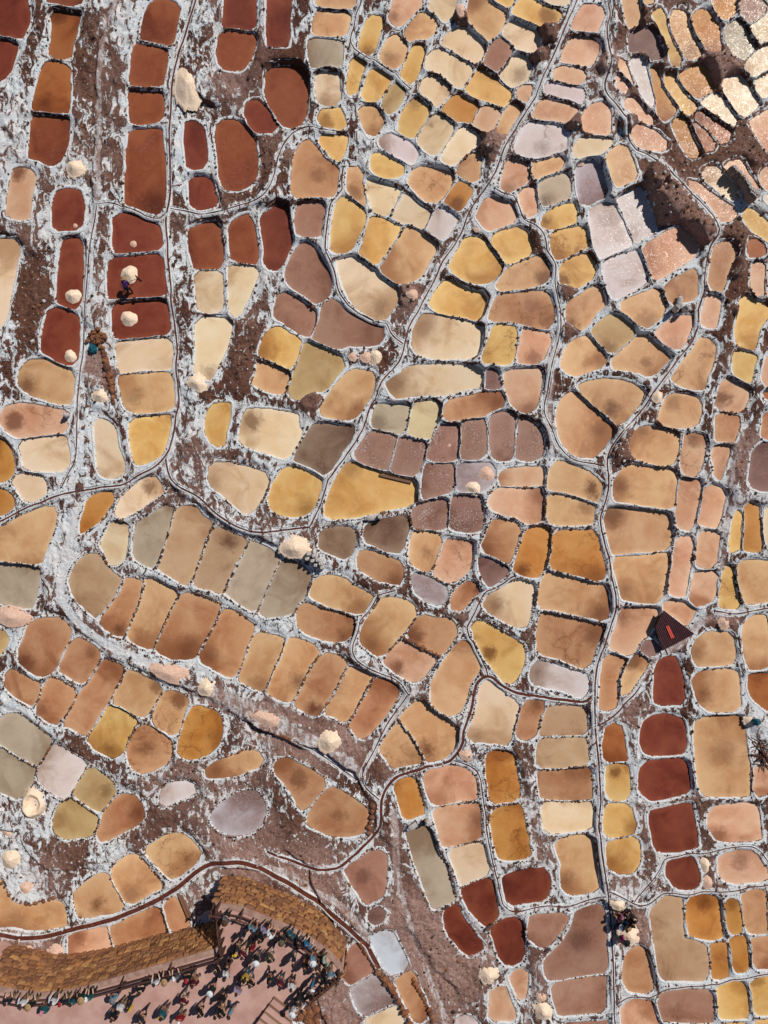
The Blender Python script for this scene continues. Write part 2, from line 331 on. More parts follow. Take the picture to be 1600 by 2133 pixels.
ZONES = [  # x, y, radius, salt change, mauve, brown
 (1420,330,70,-.8,.1,.9),(1500,325,60,-.9,.1,1),(1560,330,50,-.9,0,1),(1545,270,45,-.9,0,1),(1400,420,60,-.9,.1,.9),(1445,470,50,-.6,.2,.7),
 (1550,480,40,-.9,.1,1),(1553,600,42,-.9,0,1),(1548,680,35,-.9,0,1),(1525,740,28,-.7,0,.8),(1340,80,42,-.8,0,.9),(1325,20,34,-.8,0,1),(1355,90,40,-.7,0,.8),
 (1500,140,42,-.8,.6,.4),(1400,130,30,-.6,0,.6),(1410,20,40,-.6,.2,.4),(1310,190,40,-.4,.3,.4),(1270,130,30,-.5,.6,.2),(1370,270,40,-.6,.2,.6),
 (900,1950,90,-.55,.9,0),(930,2060,90,-.7,.8,.5),(700,2080,75,-.8,1,.1),(830,1900,60,-.35,.8,.2),(660,1825,70,-.5,.9,0),(500,1800,60,-.5,.85,0),(870,2000,70,-.4,.8,.1),
 (420,1880,40,-.5,.9,0),(1010,1980,40,-.4,.8,.3),(1110,2050,40,-.1,.5,0),
 (560,1500,60,-.3,.8,0),(450,1450,45,-.3,.7,0),(640,1560,75,-.4,.8,0),(730,1540,50,-.4,.9,0),(830,1600,40,-.5,.7,.4),
 (1560,950,60,-.5,.9,.2),(1530,1080,40,-.4,.6,.4),(1515,1290,30,-.2,.8,.2),(1370,1360,40,-.3,.7,.1),(1300,1440,30,-.2,.6,.1),(1330,1490,40,-.3,.6,.2),
 (480,395,42,-.9,0,.8),(560,350,38,-.8,0,.8),(555,300,30,-.7,0,.7),(430,110,40,-.45,0,.3),(470,170,45,-.5,.5,.1),(540,180,40,-.6,0,.2),(565,115,40,-.8,0,0),
 (180,80,40,-.45,.1,.3),(175,200,45,-.6,.2,.6),(180,290,40,-.6,0,.6),(235,150,45,-.35,.35,0),(240,250,45,-.45,.3,.1),(240,350,40,-.45,.3,.1),(230,60,35,-.35,.35,0),
 (80,560,50,-.55,0,.5),(50,470,40,-.35,.1,.1),(60,640,60,-.55,0,.5),(30,720,60,-.45,0,.3),(40,380,50,-.3,.1,.2),(115,420,30,-.5,0,0),(60,830,40,-.2,0,.4),
 (225,480,30,-.4,.3,0),(215,560,30,-.4,.35,0),(195,650,26,-.6,.3,.5),(195,770,40,-.7,.9,.2),(230,790,25,-.4,.2,.6),
 (400,560,40,-.2,0,.2),(530,700,50,-.35,.1,.4),(500,760,50,-.45,.1,.5),(560,640,40,-.4,0,.3),(540,780,40,-.5,0,.6),(430,820,30,-.5,0,.5),(430,950,50,-.1,.2,0),(520,950,45,-.4,0,.5),(560,1080,35,-.5,0,.6),
 (850,620,35,-.5,.6,.2),(800,240,40,-.3,0,.2),(1040,300,40,-.5,.3,.4),(1110,600,30,-.3,0,.2),(1010,540,20,-.3,0,.4),
 (190,1560,60,-.35,.1,.4),(330,1600,60,-.35,.3,.3),(400,1650,70,-.4,.2,.3),(500,1640,60,-.35,.2,.3),(300,1730,60,-.4,.2,.3),(170,1760,50,-.6,.1,.7),(130,1770,40,-.6,.1,.7),(460,1720,50,-.3,.4,.2),(560,1720,50,-.2,.2,.2),(620,1770,60,-.5,.2,.5),(380,1470,40,-.3,.2,.3),(390,1570,40,-.5,.1,.6),
 (30,1600,0.1,0,0,0),(40,1830,60,.3,.2,0),(100,1830,50,-.1,.6,0),(60,1720,60,.25,.2,0),(60,1965,60,-.5,1,0),(20,1960,50,-.5,1,0),
 (150,1150,40,.2,.3,0),(110,1200,40,.1,.3,0),(560,1150,60,.3,0,0),(500,1250,60,.35,0,0),
 (1330,1700,50,-.1,.3,.2),(1300,1850,40,.05,.5,0),(1320,1950,50,-.2,.8,0),(1340,1930,30,-.4,.8,.3),(1450,1650,40,-.2,.2,.4),(1340,1560,40,-.3,.1,.4),
 (1100,1700,60,-.1,.3,.1),(1120,1790,40,-.2,.3,.2),(1080,1570,30,-.5,.1,.5),(1060,1830,30,-.4,0,.5),
 (720,1290,40,-.3,.1,.4),(1110,1320,30,-.4,.2,.5),(960,1280,30,-.3,.5,.2),(850,1200,30,-.4,.1,.5),(670,1130,30,-.5,0,.7),
]
MOUNDS = [  # brown earth heaps: x, y, radius px, height m
 (1395,425,36,1.5),(1452,478,28,1.0),(1365,365,22,1.2),
 (1140,72,19,.9),(1121,117,15,.8),(1020,297,25,.8),(1268,135,22,.7),(958,35,18,.7),
 (1296,945,28,.8),(1300,905,18,.6),(648,836,22,.45),(845,620,22,.5),(1230,265,18,.6),(1195,255,16,.9),
 (1500,142,36,.55),(1380,95,22,.4),(1310,260,16,1.0),(1535,560,18,.6),(1553,650,20,.6),(1545,740,18,.5),
 (1105,415,10,.3),(1120,500,20,.5),(1180,605,18,.4),(1183,690,18,.4),(1380,870,18,.4),(600,330,14,.3),
 (470,30,14,.3),(1330,40,22,1.0),(1345,110,16,.6),(1290,330,14,.9),
]

PONDS_TXT = """
R -25,-15 52,-15 60,20 60,45 50,72 44,84 0,72 -25,68
R -25,75 0,80 40,89 32,120 22,145 8,165 0,170 -25,172
r 100,-15 172,-15 170,2 165,12 148,10 130,9 110,5 99,1
B 108,26 130,25 150,30 168,30 162,50 158,70 151,90 148,110 145,125 122,121 104,118 109,85 110,55 108,38 s=118,32
B 92,135 105,131 120,130 144,140 144,175 144,208 142,235 105,234 71,231 71,215 78,185 85,155 s=95,212
r 68,241 100,241 122,244 142,245 142,275 140,300 132,322 122,342 108,344 95,339 80,330 62,328 64,300 66,270
r 322,1 350,1 368,8 374,15 370,38 365,65 360,85 354,98 325,92 290,84 298,60 302,32 310,15
r 281,90 300,91 328,96 349,102 348,125 342,155 338,184 310,184 272,181 272,160 275,132 278,105
r 271,186 305,188 336,188 340,200 340,230 338,246 328,255 295,258 274,256 271,232
r 272,272 300,272 322,269 335,269 338,295 342,330 344,375 342,425 328,446 300,438 272,428 262,422 264,375 266,325 269,295 s=322,425
R 470,-20 530,-20 531,0 532,30 532,62 510,64 488,60 465,58 468,30 470,0
r 461,66 485,64 510,68 532,71 532,88 525,108 518,128 510,140 498,148 478,146 462,141 456,130 454,112 455,92
R 558,-20 605,-20 604,0 602,50 601,95 580,95 559,94 557,50
r 561,144 585,141 612,140 628,145 639,156 640,185 638,220 636,240 628,258 612,265 595,261 582,255 570,232 560,212 554,190 555,160
R 515,216 528,209 539,210 550,222 566,242 578,258 578,266 568,274 540,275 529,272 520,258 512,238
r 458,256 470,252 490,252 510,265 525,278 530,300 535,332 534,358 530,372 515,388 495,395 472,394 464,386 458,360 455,320 452,295 451,270
R 388,258 402,254 415,258 422,270 428,292 430,315 428,348 408,352 391,353 388,320 386,288
t 639,288 658,308 675,330 695,344 704,349 700,390 692,410 645,411 609,410 609,362 614,335 622,310 s=665,362
T 662,-15 740,-15 739,10 736,19 698,18 661,12 660,5
T 659,24 698,25 730,25 726,50 720,78 690,75 654,71 654,48
G 646,81 680,84 714,85 712,112 710,140 685,139 649,139 644,118
C 670,149 688,148 705,150 704,175 706,200 708,215 688,220 666,214 661,198 658,172 661,155 s=678,210
A 666,232 688,229 709,226 715,245 721,270 694,269 668,261 665,248 s=678,248
A 661,282 690,282 722,281 722,300 715,320 708,336 692,328 678,310
A 774,34 788,35 798,41 792,62 782,92 772,118 760,114 748,111 752,82 760,55 768,40 s=765,108
A 734,120 750,120 762,125 754,150 748,170 742,195 732,199 725,192 726,170 730,140 k
P 824,-15 878,-15 878,8 862,25 845,42 832,58 819,50 812,38 819,20 s=822,35
T 815,72 830,75 842,88 848,100 844,118 835,132 825,144 810,139 790,125 800,100 s=810,125
A 866,92 878,91 882,96 880,118 872,145 865,170 852,175 835,161 845,135 855,110
A 776,141 795,148 815,158 805,180 795,200 782,212 765,211 754,205 759,185 768,160
O 820,172 835,178 848,185 835,210 825,225 815,238 805,235 796,222 802,205
T 880,26 895,30 912,45 905,65 892,80 872,81 855,85 841,78 852,58 868,38
T 748,225 765,220 780,222 790,232 799,246 792,268 780,282 770,285 760,265 750,240 s=779,268
A 865,205 878,205 898,222 890,245 878,265 865,285 852,284 838,278 828,268 838,242 850,220 s=862,212
C 900,-15 950,-15 948,10 942,28 935,40 922,44 910,30 895,20
C 950,62 975,58 990,72 1011,90 1008,110 998,128 988,136 960,120 918,95 928,78
C 912,99 940,110 965,125 989,138 978,160 965,181 948,180 935,168 915,155 892,148 888,135 892,118
C 890,156 910,158 925,172 942,190 930,208 918,221 908,222 892,208 875,200 876,182
a 945,195 965,205 1000,220 990,242 981,261 965,255 952,255 938,242 920,225 932,210
P 1006,218 1030,222 1045,230 1038,250 1028,272 1012,279 982,262 992,240
C 909,236 928,248 950,260 940,280 928,300 915,320 905,324 888,312 875,300 869,288 880,265 895,248 s=898,258
C 965,260 985,270 1005,282 1000,298 985,308 968,328 950,345 938,345 919,328 932,302 948,280
L 800,282 815,281 830,288 850,298 865,310 871,325 866,336 852,340 835,332 812,320 795,308 791,292 s=798,302
A 779,318 795,320 815,330 830,339 845,348 840,360 830,368 805,370 785,364 774,350 775,332
T 990,315 1000,330 998,350 996,370 990,382 975,378 960,370 951,358 955,340 970,328
T 980,0 995,-10 1010,2 1028,12 1054,22 1052,45 1042,65 1028,80 1015,88 1002,75 980,50 976,25 s=988,8
A 1025,-10 1075,-10 1068,8 1058,18 1042,10
A 1080,-2 1110,0 1135,12 1172,22 1162,40 1145,52 1128,56 1110,48 1088,38 1069,28 s=1138,35
C 1118,-15 1190,-15 1182,8 1175,15 1150,10 1130,1
C 1060,41 1080,48 1105,58 1125,66 1120,85 1122,100 1108,112 1092,108 1072,100 1060,85 1046,72 1052,58
K 1028,85 1042,79 1060,90 1070,100 1060,120 1048,140 1035,152 1020,145 1008,135 1018,112
C 1072,112 1092,115 1105,120 1100,135 1104,150 1098,165 1085,172 1072,184 1055,175 1038,159 1050,145 1065,125 s=1080,155
A 1000,140 1020,150 1038,170 1052,185 1068,195 1060,210 1048,225 1028,218 1008,209 988,200 969,188 982,165
P 1092,178 1110,182 1105,195 1092,215 1082,208 1074,200 1080,188
T 1068,212 1088,222 1075,245 1060,265 1055,278 1038,279 1032,275 1042,250 1055,230
P 1216,11 1238,12 1259,18 1258,30 1250,50 1242,68 1220,66 1192,65 1195,45 1208,22
P 1192,75 1220,76 1246,82 1245,105 1238,125 1228,138 1195,132 1168,128 1175,108 1185,92 s=1238,85
P 1165,138 1195,142 1221,150 1218,165 1208,175 1182,172 1150,165 1155,150
L 1142,172 1170,178 1202,185 1224,192 1215,205 1208,218 1190,210 1160,204 1132,195 1138,182
P 1131,201 1160,209 1185,215 1208,225 1190,242 1178,258 1152,252 1128,250 1110,245 1120,222
L 1100,255 1135,258 1175,262 1178,285 1181,300 1170,312 1145,322 1118,331 1090,328 1070,319 1080,290 1090,270 k s=1132,308
P 1215,235 1235,220 1255,215 1266,222 1270,245 1272,270 1268,282 1242,282 1218,275 1212,252
C 1209,290 1220,285 1245,286 1278,290 1275,298 1262,310 1242,324 1215,328 1192,325 1198,308
P 1060,331 1080,332 1100,338 1101,355 1104,374 1090,382 1072,392 1055,402 1044,400 1048,375 1052,350 s=1060,390
T 1106,338 1132,335 1158,328 1171,325 1174,340 1168,352 1145,360 1120,372 1112,372 1108,355 k
T 1296,-15 1330,-15 1332,15 1338,48 1325,54 1310,60 1306,38 1302,20
T 1340,-10 1368,-10 1360,5 1355,10 1342,8
A 1372,16 1380,25 1388,50 1398,78 1410,102 1422,128 1418,135 1402,142 1398,118 1382,85 1370,55 1360,28
T 1405,24 1418,21 1428,32 1435,60 1445,82 1460,102 1460,112 1450,122 1430,125 1418,105 1402,75 1395,48 k s=1435,108
a 1440,35 1460,22 1472,18 1482,38 1500,58 1502,82 1504,108 1475,108 1462,85 1450,58 k
a 1485,-10 1528,-10 1535,15 1538,22 1522,32 1506,41 1495,22 1488,8
G 1508,65 1522,52 1540,40 1550,55 1565,78 1578,96 1568,110 1545,128 1532,118 1520,100 1510,85
K 1538,5 1585,0 1598,15 1595,30 1575,45 1560,51 1548,38 1540,20
C 1560,54 1580,42 1600,25 1620,15 1620,80 1598,88 1582,92 1570,75
C 1582,102 1600,92 1620,85 1620,135 1600,145 1585,152 1565,162 1555,150 1552,135 1562,120
C 1500,170 1525,160 1548,156 1558,170 1568,190 1580,208 1578,222 1562,235 1544,246 1532,230 1515,200
C 1568,172 1590,158 1620,142 1620,190 1600,198 1585,205 1575,190
P 1560,255 1580,242 1600,232 1625,228 1625,332 1600,312 1585,292 1570,270
a 1412,162 1435,145 1462,134 1470,145 1478,165 1489,185 1472,198 1455,208 1445,202 1428,182
C 1458,212 1475,200 1492,191 1505,208 1522,232 1540,250 1528,262 1510,255 1485,238 1462,222
A 1385,152 1398,149 1408,170 1420,190 1438,208 1455,222 1445,235 1428,242 1415,222 1398,195 1382,172
a 1355,139 1370,142 1375,162 1380,185 1392,205 1412,230 1400,240 1385,252 1372,240 1370,212 1362,185 1360,160
a 1415,240 1428,250 1438,265 1445,285 1460,310 1462,320 1448,330 1432,322 1420,300 1410,278 1400,258
B 1440,248 1462,265 1495,299 1482,312 1470,318 1460,300 1450,278
B 1458,225 1480,238 1502,255 1520,270 1521,282 1512,300 1500,298 1470,265 1442,244
L 1308,125 1338,114 1342,130 1350,160 1360,200 1362,220 1355,228 1335,192 1320,160
P 1281,152 1300,165 1310,175 1312,190 1298,194 1288,180
P 1288,125 1300,120 1308,145 1325,185 1315,175 1300,155 1288,142
P 1298,208 1315,204 1330,212 1345,232 1362,250 1365,260 1350,260 1330,245 1315,230 1300,218
P 1315,265 1332,260 1350,265 1370,280 1390,300 1390,310 1375,312 1350,310 1330,305 1320,288
D 1312,66 1335,62 1362,58 1372,82 1385,108 1380,120 1360,128 1342,110 1312,108
T 1265,322 1282,308 1301,300 1310,318 1318,342 1329,370 1310,378 1288,389 1278,375 1270,350
P 32,350 52,351 74,361 69,388 64,415 61,440 60,456 38,455 15,449 16,430 20,400 25,370 s=38,360
R 120,399 140,395 158,394 170,402 174,430 172,455 168,476 140,478 112,480 110,442 114,415
R 132,500 152,499 172,499 171,530 171,568 170,605 164,644 140,638 122,630 121,605 125,555
R 100,652 112,642 138,648 160,654 164,680 162,730 160,755 140,759 120,752 105,740 88,732 90,705 94,675
C -20,500 15,501 40,502 38,528 31,568 22,610 15,650 8,675 0,680 -20,680
R 238,452 262,446 278,445 300,460 328,470 334,485 339,518 300,522 265,526 236,525
R 230,540 265,536 300,532 336,530 340,562 346,600 345,618 308,618 270,621 226,622 226,580
R 240,631 275,628 310,625 342,622 349,650 355,680 352,696 320,699 280,704 248,705 238,698 236,662
R 395,370 438,370 445,395 450,412 448,428 432,434 408,435 398,425
r 394,479 420,470 440,464 456,464 459,488 462,518 462,560 435,560 406,560 402,545 396,520
r 478,470 500,455 520,448 526,468 532,492 538,520 535,548 512,546 485,544 482,515
R 544,451 560,440 585,426 599,429 601,460 606,485 608,505 598,528 588,552 580,561 565,561 551,552 552,520 546,485
K 622,429 642,420 675,420 674,440 670,465 666,492 642,491 620,490 616,462
K 632,502 648,506 660,528 678,555 688,580 689,602 682,618 668,628 658,631 632,612 610,600 595,582 598,560 608,535
K 582,612 600,612 630,630 655,650 661,658 655,680 642,702 618,689 592,670 571,662 575,635
C 408,566 435,565 462,564 463,605 462,649 438,650 412,645 410,605
C 478,552 508,555 540,559 532,582 520,610 510,632 500,660 481,655 478,605
C 410,668 435,662 460,664 482,668 480,690 470,725 458,752 445,780 438,790 422,785 408,778 410,730 s=438,778
A 570,682 585,684 605,698 630,711 625,735 615,755 608,771 585,760 560,750 540,742 544,722 552,702 s=550,732
K 672,638 695,622 710,638 725,652 758,668 790,680 799,688 795,715 760,718 725,719 708,726 678,715 652,705 665,670 669,650
T 732,345 742,348 754,360 752,382 760,408 764,432 748,420 725,402 724,378 728,355 s=738,396
C 768,375 790,380 820,390 838,399 828,420 812,452 795,448 778,440 768,412 764,390 k
C 840,401 852,408 870,428 898,442 890,460 884,480 865,470 852,462 838,468 825,462 812,455 825,430
T 872,349 902,355 939,359 945,370 935,390 918,418 902,421 888,418 872,402 858,390 852,375 860,360 k
a 960,375 972,382 986,391 975,412 962,435 955,442 940,432 924,422 938,402 s=948,425
L 918,430 935,438 955,450 945,468 930,490 920,498 905,490 890,480 902,455
A 712,410 725,412 745,428 762,440 758,465 745,490 732,522 712,525 690,526 691,490 695,455 702,428
A 775,448 795,455 815,462 838,472 825,495 810,520 790,550 782,555 768,540 750,530 760,500 768,472 k
T 850,472 865,480 885,490 910,508 902,528 890,550 878,572 860,582 840,590 825,588 805,572 790,560 805,538 825,505
C 702,545 732,536 750,540 775,560 800,585 820,598 832,610 825,630 812,650 800,668 782,662 752,648 730,625 715,590 s=795,635
A 932,580 952,592 978,605 1015,615 1008,640 998,668 970,662 940,655 910,648 895,635 902,618 915,598
C 880,655 902,658 940,665 975,670 1001,680 1002,700 998,725 990,742 952,745 902,746 870,735 860,720 862,690 872,670 s=878,682
A 972,495 995,495 1008,502 1025,522 1048,555 1040,568 1025,585 1005,590 982,588 962,578 935,560 948,535
P 1015,410 1030,412 1048,420 1068,425 1076,442 1076,460 1060,466 1038,472 1020,482 1008,472 995,452 1002,430
G 1125,380 1150,370 1181,361 1186,382 1188,412 1165,420 1140,428 1132,428 1125,408 1122,390 s=1138,422
P 1082,402 1095,395 1111,388 1114,410 1118,442 1100,452 1092,438 1086,415
M 1218,332 1245,332 1254,360 1260,380 1268,406 1242,415 1215,429 1209,420 1205,395 1201,360 1202,350
A 1130,458 1142,442 1165,430 1195,421 1200,435 1200,459 1178,468 1152,476 1138,475 1128,468 s=1138,462
A 1020,498 1040,485 1060,478 1078,475 1095,485 1105,502 1109,520 1105,528 1082,540 1056,552 1045,535 1030,515
A 1149,490 1170,482 1195,476 1219,474 1222,492 1226,512 1208,520 1182,532 1158,541 1150,520 k s=1165,532
A 1168,552 1190,540 1215,531 1230,532 1235,550 1239,575 1225,585 1198,600 1180,588 1168,588 s=1178,580
T 1035,595 1048,575 1062,558 1090,545 1130,534 1138,548 1145,568 1142,582 1125,592 1095,598 1060,605 1042,605 k s=1138,580
t 1038,614 1070,612 1110,609 1142,608 1144,625 1151,638 1151,660 1148,682 1125,682 1095,675 1068,670 1040,669 1020,668 1025,642 k s=1110,640
A 1030,675 1055,678 1080,682 1079,710 1075,735 1070,756 1035,758 1002,755 1012,732 1022,702 k
P 1085,685 1105,689 1125,694 1149,699 1142,720 1132,745 1118,755 1095,756 1074,755 1080,718 s=1110,745
T 1182,632 1202,620 1225,605 1248,594 1255,615 1260,638 1242,648 1228,672 1208,688 1195,675 1182,665 s=1190,670
L 1228,442 1245,430 1275,422 1285,440 1300,465 1310,488 1319,508 1300,515 1272,528 1250,538 1242,515 1232,480 s=1272,458
L 1285,415 1305,402 1332,390 1345,415 1355,440 1368,462 1358,490 1340,495 1322,506 1312,480 1300,450
P 1339,515 1360,502 1388,485 1420,474 1432,490 1452,518 1445,532 1425,548 1402,562 1380,575 1358,586 1350,555
L 1259,548 1275,540 1305,530 1328,522 1338,545 1348,570 1351,585 1325,600 1300,615 1278,622 1268,602 1259,570
t 1386,595 1410,580 1435,565 1450,560 1452,585 1450,622 1425,628 1400,632 1390,618
T 1289,638 1312,622 1342,610 1372,601 1378,618 1384,640 1380,658 1360,672 1348,682 1325,670 1300,648 s=1348,670
P 1366,690 1385,675 1412,662 1445,656 1440,675 1432,695 1425,715 1412,728 1402,726 1385,715 1368,698
O 1232,690 1250,672 1268,660 1282,655 1300,665 1325,685 1322,698 1305,715 1282,735 1270,735 1252,715 s=1268,725
t 1489,515 1498,508 1515,506 1530,510 1531,522 1522,552 1512,580 1504,606 1488,604 1478,600 1481,565
P 1472,618 1485,614 1500,618 1498,640 1490,682 1472,680 1459,676 1465,648
C 1460,355 1485,345 1500,355 1520,375 1535,390 1546,405 1535,420 1525,418 1500,400 1475,380
P 1506,345 1532,335 1542,338 1558,365 1582,388 1585,402 1575,415 1562,405 1545,380 1522,360
P 1432,375 1455,382 1488,408 1520,428 1538,440 1530,450 1515,462 1502,460 1488,435 1460,405 1438,388
P 1580,372 1590,355 1620,338 1620,398 1598,398 1586,388
A 1545,440 1562,432 1580,448 1600,468 1620,478 1620,505 1598,500 1570,482 1555,462
B 1564,495 1580,500 1594,515 1592,536 1572,536 1560,532 1560,512
P 1568,545 1590,544 1594,555 1591,590 1589,619 1575,618 1566,600
A 1546,618 1560,615 1575,628 1600,635 1600,658 1585,675 1575,702 1572,728 1550,725 1532,715 1535,678 1542,640
C 1590,410 1620,398 1620,430 1598,422
P 1600,540 1620,540 1620,620 1600,618
T 68,749 92,750 120,762 148,774 153,785 151,810 146,840 120,840 90,830 68,822 50,812 41,798 42,778 54,760 s=56,805
P 15,848 45,841 75,845 108,852 140,856 144,862 132,872 142,882 138,898 108,902 70,909 38,909 15,898 2,880 2,862 s=30,875 k
C 41,924 60,916 100,911 135,908 140,925 145,950 142,965 132,979 105,980 75,979 52,975 48,950
C 26,1005 38,989 65,991 92,995 95,1018 96,1028 80,1038 62,1044 52,1040 40,1022
a -20,914 5,915 18,925 24,945 29,968 29,982 15,1000 0,1002 -20,1002
a -20,1022 8,1022 20,1030 29,1042 28,1058 12,1068 0,1072 -20,1075
C 248,712 275,710 312,706 348,704 356,712 360,730 356,750 354,769 318,772 275,775 250,776 246,745 242,722
T 250,785 275,780 312,776 351,775 358,792 361,820 360,850 320,858 282,859 265,852 259,840 252,810 s=288,822
C 198,875 215,875 232,882 241,898 242,920 250,945 258,968 261,981 250,992 232,995 212,990 205,972 200,930
A 271,880 288,872 320,869 354,866 354,888 348,912 340,938 328,952 308,962 285,968 278,945 272,912
a 186,1040 205,1030 225,1024 240,1029 232,1048 218,1068 205,1085 185,1098 172,1110 166,1109 172,1080 180,1058
C 240,1070 252,1042 270,1022 292,1005 318,992 328,1000 336,1012 341,1022 318,1038 292,1058 262,1075 250,1078 s=308,1015
A 435,855 450,842 468,840 479,840 478,870 470,900 465,928 455,931 440,922 431,905 429,880
C 510,858 525,852 555,855 592,859 620,866 622,890 629,902 615,930 600,955 575,948 545,938 520,930 499,922 502,900 506,878 s=520,880
C 438,970 455,965 478,966 502,972 535,980 558,990 556,1012 545,1032 535,1052 522,1068 510,1068 490,1052 465,1030 442,1012 435,998 s=442,1005
A 598,974 612,972 635,982 660,995 670,1005 662,1030 652,1058 640,1070 610,1075 585,1071 565,1058 560,1038 570,1012 582,990 s=638,1060
H 655,884 682,882 715,890 742,892 730,915 710,942 695,968 682,989 660,978 635,966 611,958 622,935 640,908
O 632,712 655,718 685,732 708,742 714,755 716,765 695,788 680,808 670,815 655,812 635,820 622,832 605,825 600,815 608,792 620,755
T 540,750 568,759 590,768 608,778 602,795 596,819 575,818 552,810 538,805 525,798 535,780
T 732,774 750,771 772,775 782,785 778,808 765,835 750,858 735,872 710,871 682,868 665,862 670,848 690,820 712,788 s=740,850
C 848,766 878,762 915,760 965,764 1008,766 1009,782 1006,802 972,808 928,820 878,822 840,826 820,828 812,812 805,800 820,788 838,780 s=820,798
G 785,846 815,844 856,842 852,865 848,885 844,906 820,901 795,895 776,890 775,875 780,858 s=790,882
Y 860,841 885,838 912,836 916,850 912,870 902,892 895,915 875,912 848,906 852,880
S 775,898 800,901 828,908 824,930 815,958 808,981 785,976 760,968 736,952 745,935 762,912
S 829,910 855,914 890,921 884,945 875,970 869,989 848,988 825,985 810,980 818,955
A 735,961 752,970 780,978 802,985 830,995 868,1002 866,1022 864,1044 845,1052 800,1062 758,1072 720,1078 680,1079 680,1055 688,1025 702,995 718,972 s=730,975
t 925,872 928,850 931,838 965,829 1002,822 1045,816 1050,832 1051,842 1030,852 1002,865 965,872 938,876 s=1040,835
S 921,885 938,885 956,884 959,908 956,935 954,959 928,960 892,959 890,950 900,922 910,900
S 962,879 988,876 1010,875 1012,900 1011,945 1002,952 978,955 958,956 960,918
S 888,966 915,968 948,966 949,988 945,1022 915,1030 882,1039 879,1032 882,1000
M 951,966 990,968 1015,965 1030,975 1030,1000 1015,1015 995,1024 972,1025 950,1021
P 1054,775 1075,771 1100,769 1125,768 1128,775 1125,805 1121,832 1112,850 1100,860 1082,854 1068,840 1058,822 1052,800 s=1102,852
S 1022,868 1040,860 1060,860 1075,866 1074,895 1071,925 1068,956 1050,958 1035,958 1026,945 1022,925 1021,895
S 1079,868 1090,870 1110,882 1125,898 1131,918 1132,940 1125,950 1112,958 1090,956 1075,955 1076,925 1078,895
D 1010,766 1035,764 1036,788 1045,810 1028,810 1010,805
P 1050,982 1072,975 1102,976 1132,974 1134,990 1131,1010 1102,1011 1070,1011 1039,1008 1042,992
P 1038,1018 1065,1018 1098,1019 1132,1018 1132,1042 1130,1065 1128,1082 1112,1089 1095,1088 1075,1075 1045,1068 1022,1058 1020,1042 1028,1028 s=1122,1032
T 1152,968 1165,961 1190,970 1220,982 1242,995 1252,1008 1251,1028 1244,1048 1218,1038 1185,1028 1144,1022 1144,995 s=1232,1018
T 1141,1028 1172,1030 1205,1041 1238,1050 1236,1070 1234,1090 1205,1092 1175,1092 1148,1090 1141,1075 1140,1050 s=1218,1055
T 1202,808 1220,798 1248,791 1285,792 1315,800 1332,810 1339,820 1330,842 1312,865 1295,882 1285,885 1265,868 1235,840 1215,822 s=1272,855
T 1195,816 1208,825 1228,848 1252,865 1280,890 1275,905 1260,925 1245,945 1235,952 1210,950 1190,942 1175,928 1166,905 1161,880 1162,855 1172,832 s=1252,898
T 1180,725 1202,708 1225,701 1240,720 1265,745 1258,762 1228,772 1198,782 1180,775 1170,765 1175,740 s=1245,748
T 1272,758 1292,732 1315,710 1338,694 1360,712 1398,740 1385,755 1370,772 1350,785 1335,775 1312,770 1282,768 s=1345,755
T 1455,708 1468,704 1480,708 1488,720 1488,740 1480,765 1470,792 1465,812 1440,808 1418,800 1400,790 1412,772 1432,745 1445,728 k
T 1392,824 1415,821 1442,825 1460,835 1459,862 1452,882 1432,889 1408,890 1385,885 1371,880 1378,852 s=1402,835
T 1328,898 1340,889 1375,892 1405,900 1412,908 1412,930 1408,952 1400,968 1375,968 1342,960 1320,950 1311,932 1318,912 s=1340,900
T 1300,975 1320,970 1360,975 1405,980 1409,1002 1406,1030 1404,1058 1370,1055 1330,1049 1282,1042 1279,1035 1282,1002 s=1292,1012
P 1428,906 1442,904 1460,906 1469,918 1466,940 1462,960 1452,990 1438,990 1420,985 1421,950 k s=1445,915
P 1506,792 1515,789 1535,800 1558,808 1560,820 1552,840 1545,860 1520,858 1490,850 1495,828 1502,805 s=1502,828
t 1492,860 1515,860 1541,868 1538,890 1530,910 1522,925 1508,921 1492,918
P 1492,926 1508,925 1520,930 1515,952 1505,980 1500,1000 1488,995 1490,975 1484,950
A 1534,725 1555,734 1575,740 1570,762 1562,798 1550,790 1532,780 1528,768 1530,738
P 1598,742 1620,735 1620,812 1595,805 1590,788
B 1590,812 1620,818 1620,832 1592,828
t 1592,860 1620,855 1620,918 1595,918 1588,905
D 1570,942 1590,922 1620,920 1620,1022 1585,1020 1560,1010 1565,975
T -20,1110 15,1095 50,1075 82,1062 108,1054 118,1062 114,1088 105,1115 95,1142 86,1170 80,1174 50,1171 20,1169 -20,1166
G -20,1174 25,1175 62,1178 82,1180 80,1205 74,1238 69,1265 48,1265 25,1260 0,1254 -20,1252
C 210,1135 220,1115 232,1092 240,1088 265,1091 266,1115 264,1138 258,1162 245,1172 232,1178 222,1155
G 285,1092 308,1080 335,1060 362,1054 360,1080 350,1112 340,1142 328,1178 318,1181 298,1172 278,1161 280,1130
U 198,1151 208,1158 220,1178 232,1192 252,1205 255,1212 245,1235 230,1255 212,1278 202,1286 185,1272 165,1252 152,1235 146,1212 152,1192 165,1172 182,1160
t 262,1206 282,1208 299,1212 295,1238 282,1275 270,1302 259,1328 240,1320 220,1308 210,1298 212,1282 235,1255 250,1230 s=248,1312
T 304,1205 322,1210 342,1220 375,1234 365,1255 350,1282 335,1318 320,1348 315,1352 295,1345 262,1328 275,1295 290,1260 302,1222
t 60,1305 75,1292 100,1288 125,1288 140,1302 151,1325 140,1345 128,1372 115,1390 100,1405 80,1408 60,1395 40,1378 41,1352 50,1335 s=50,1380
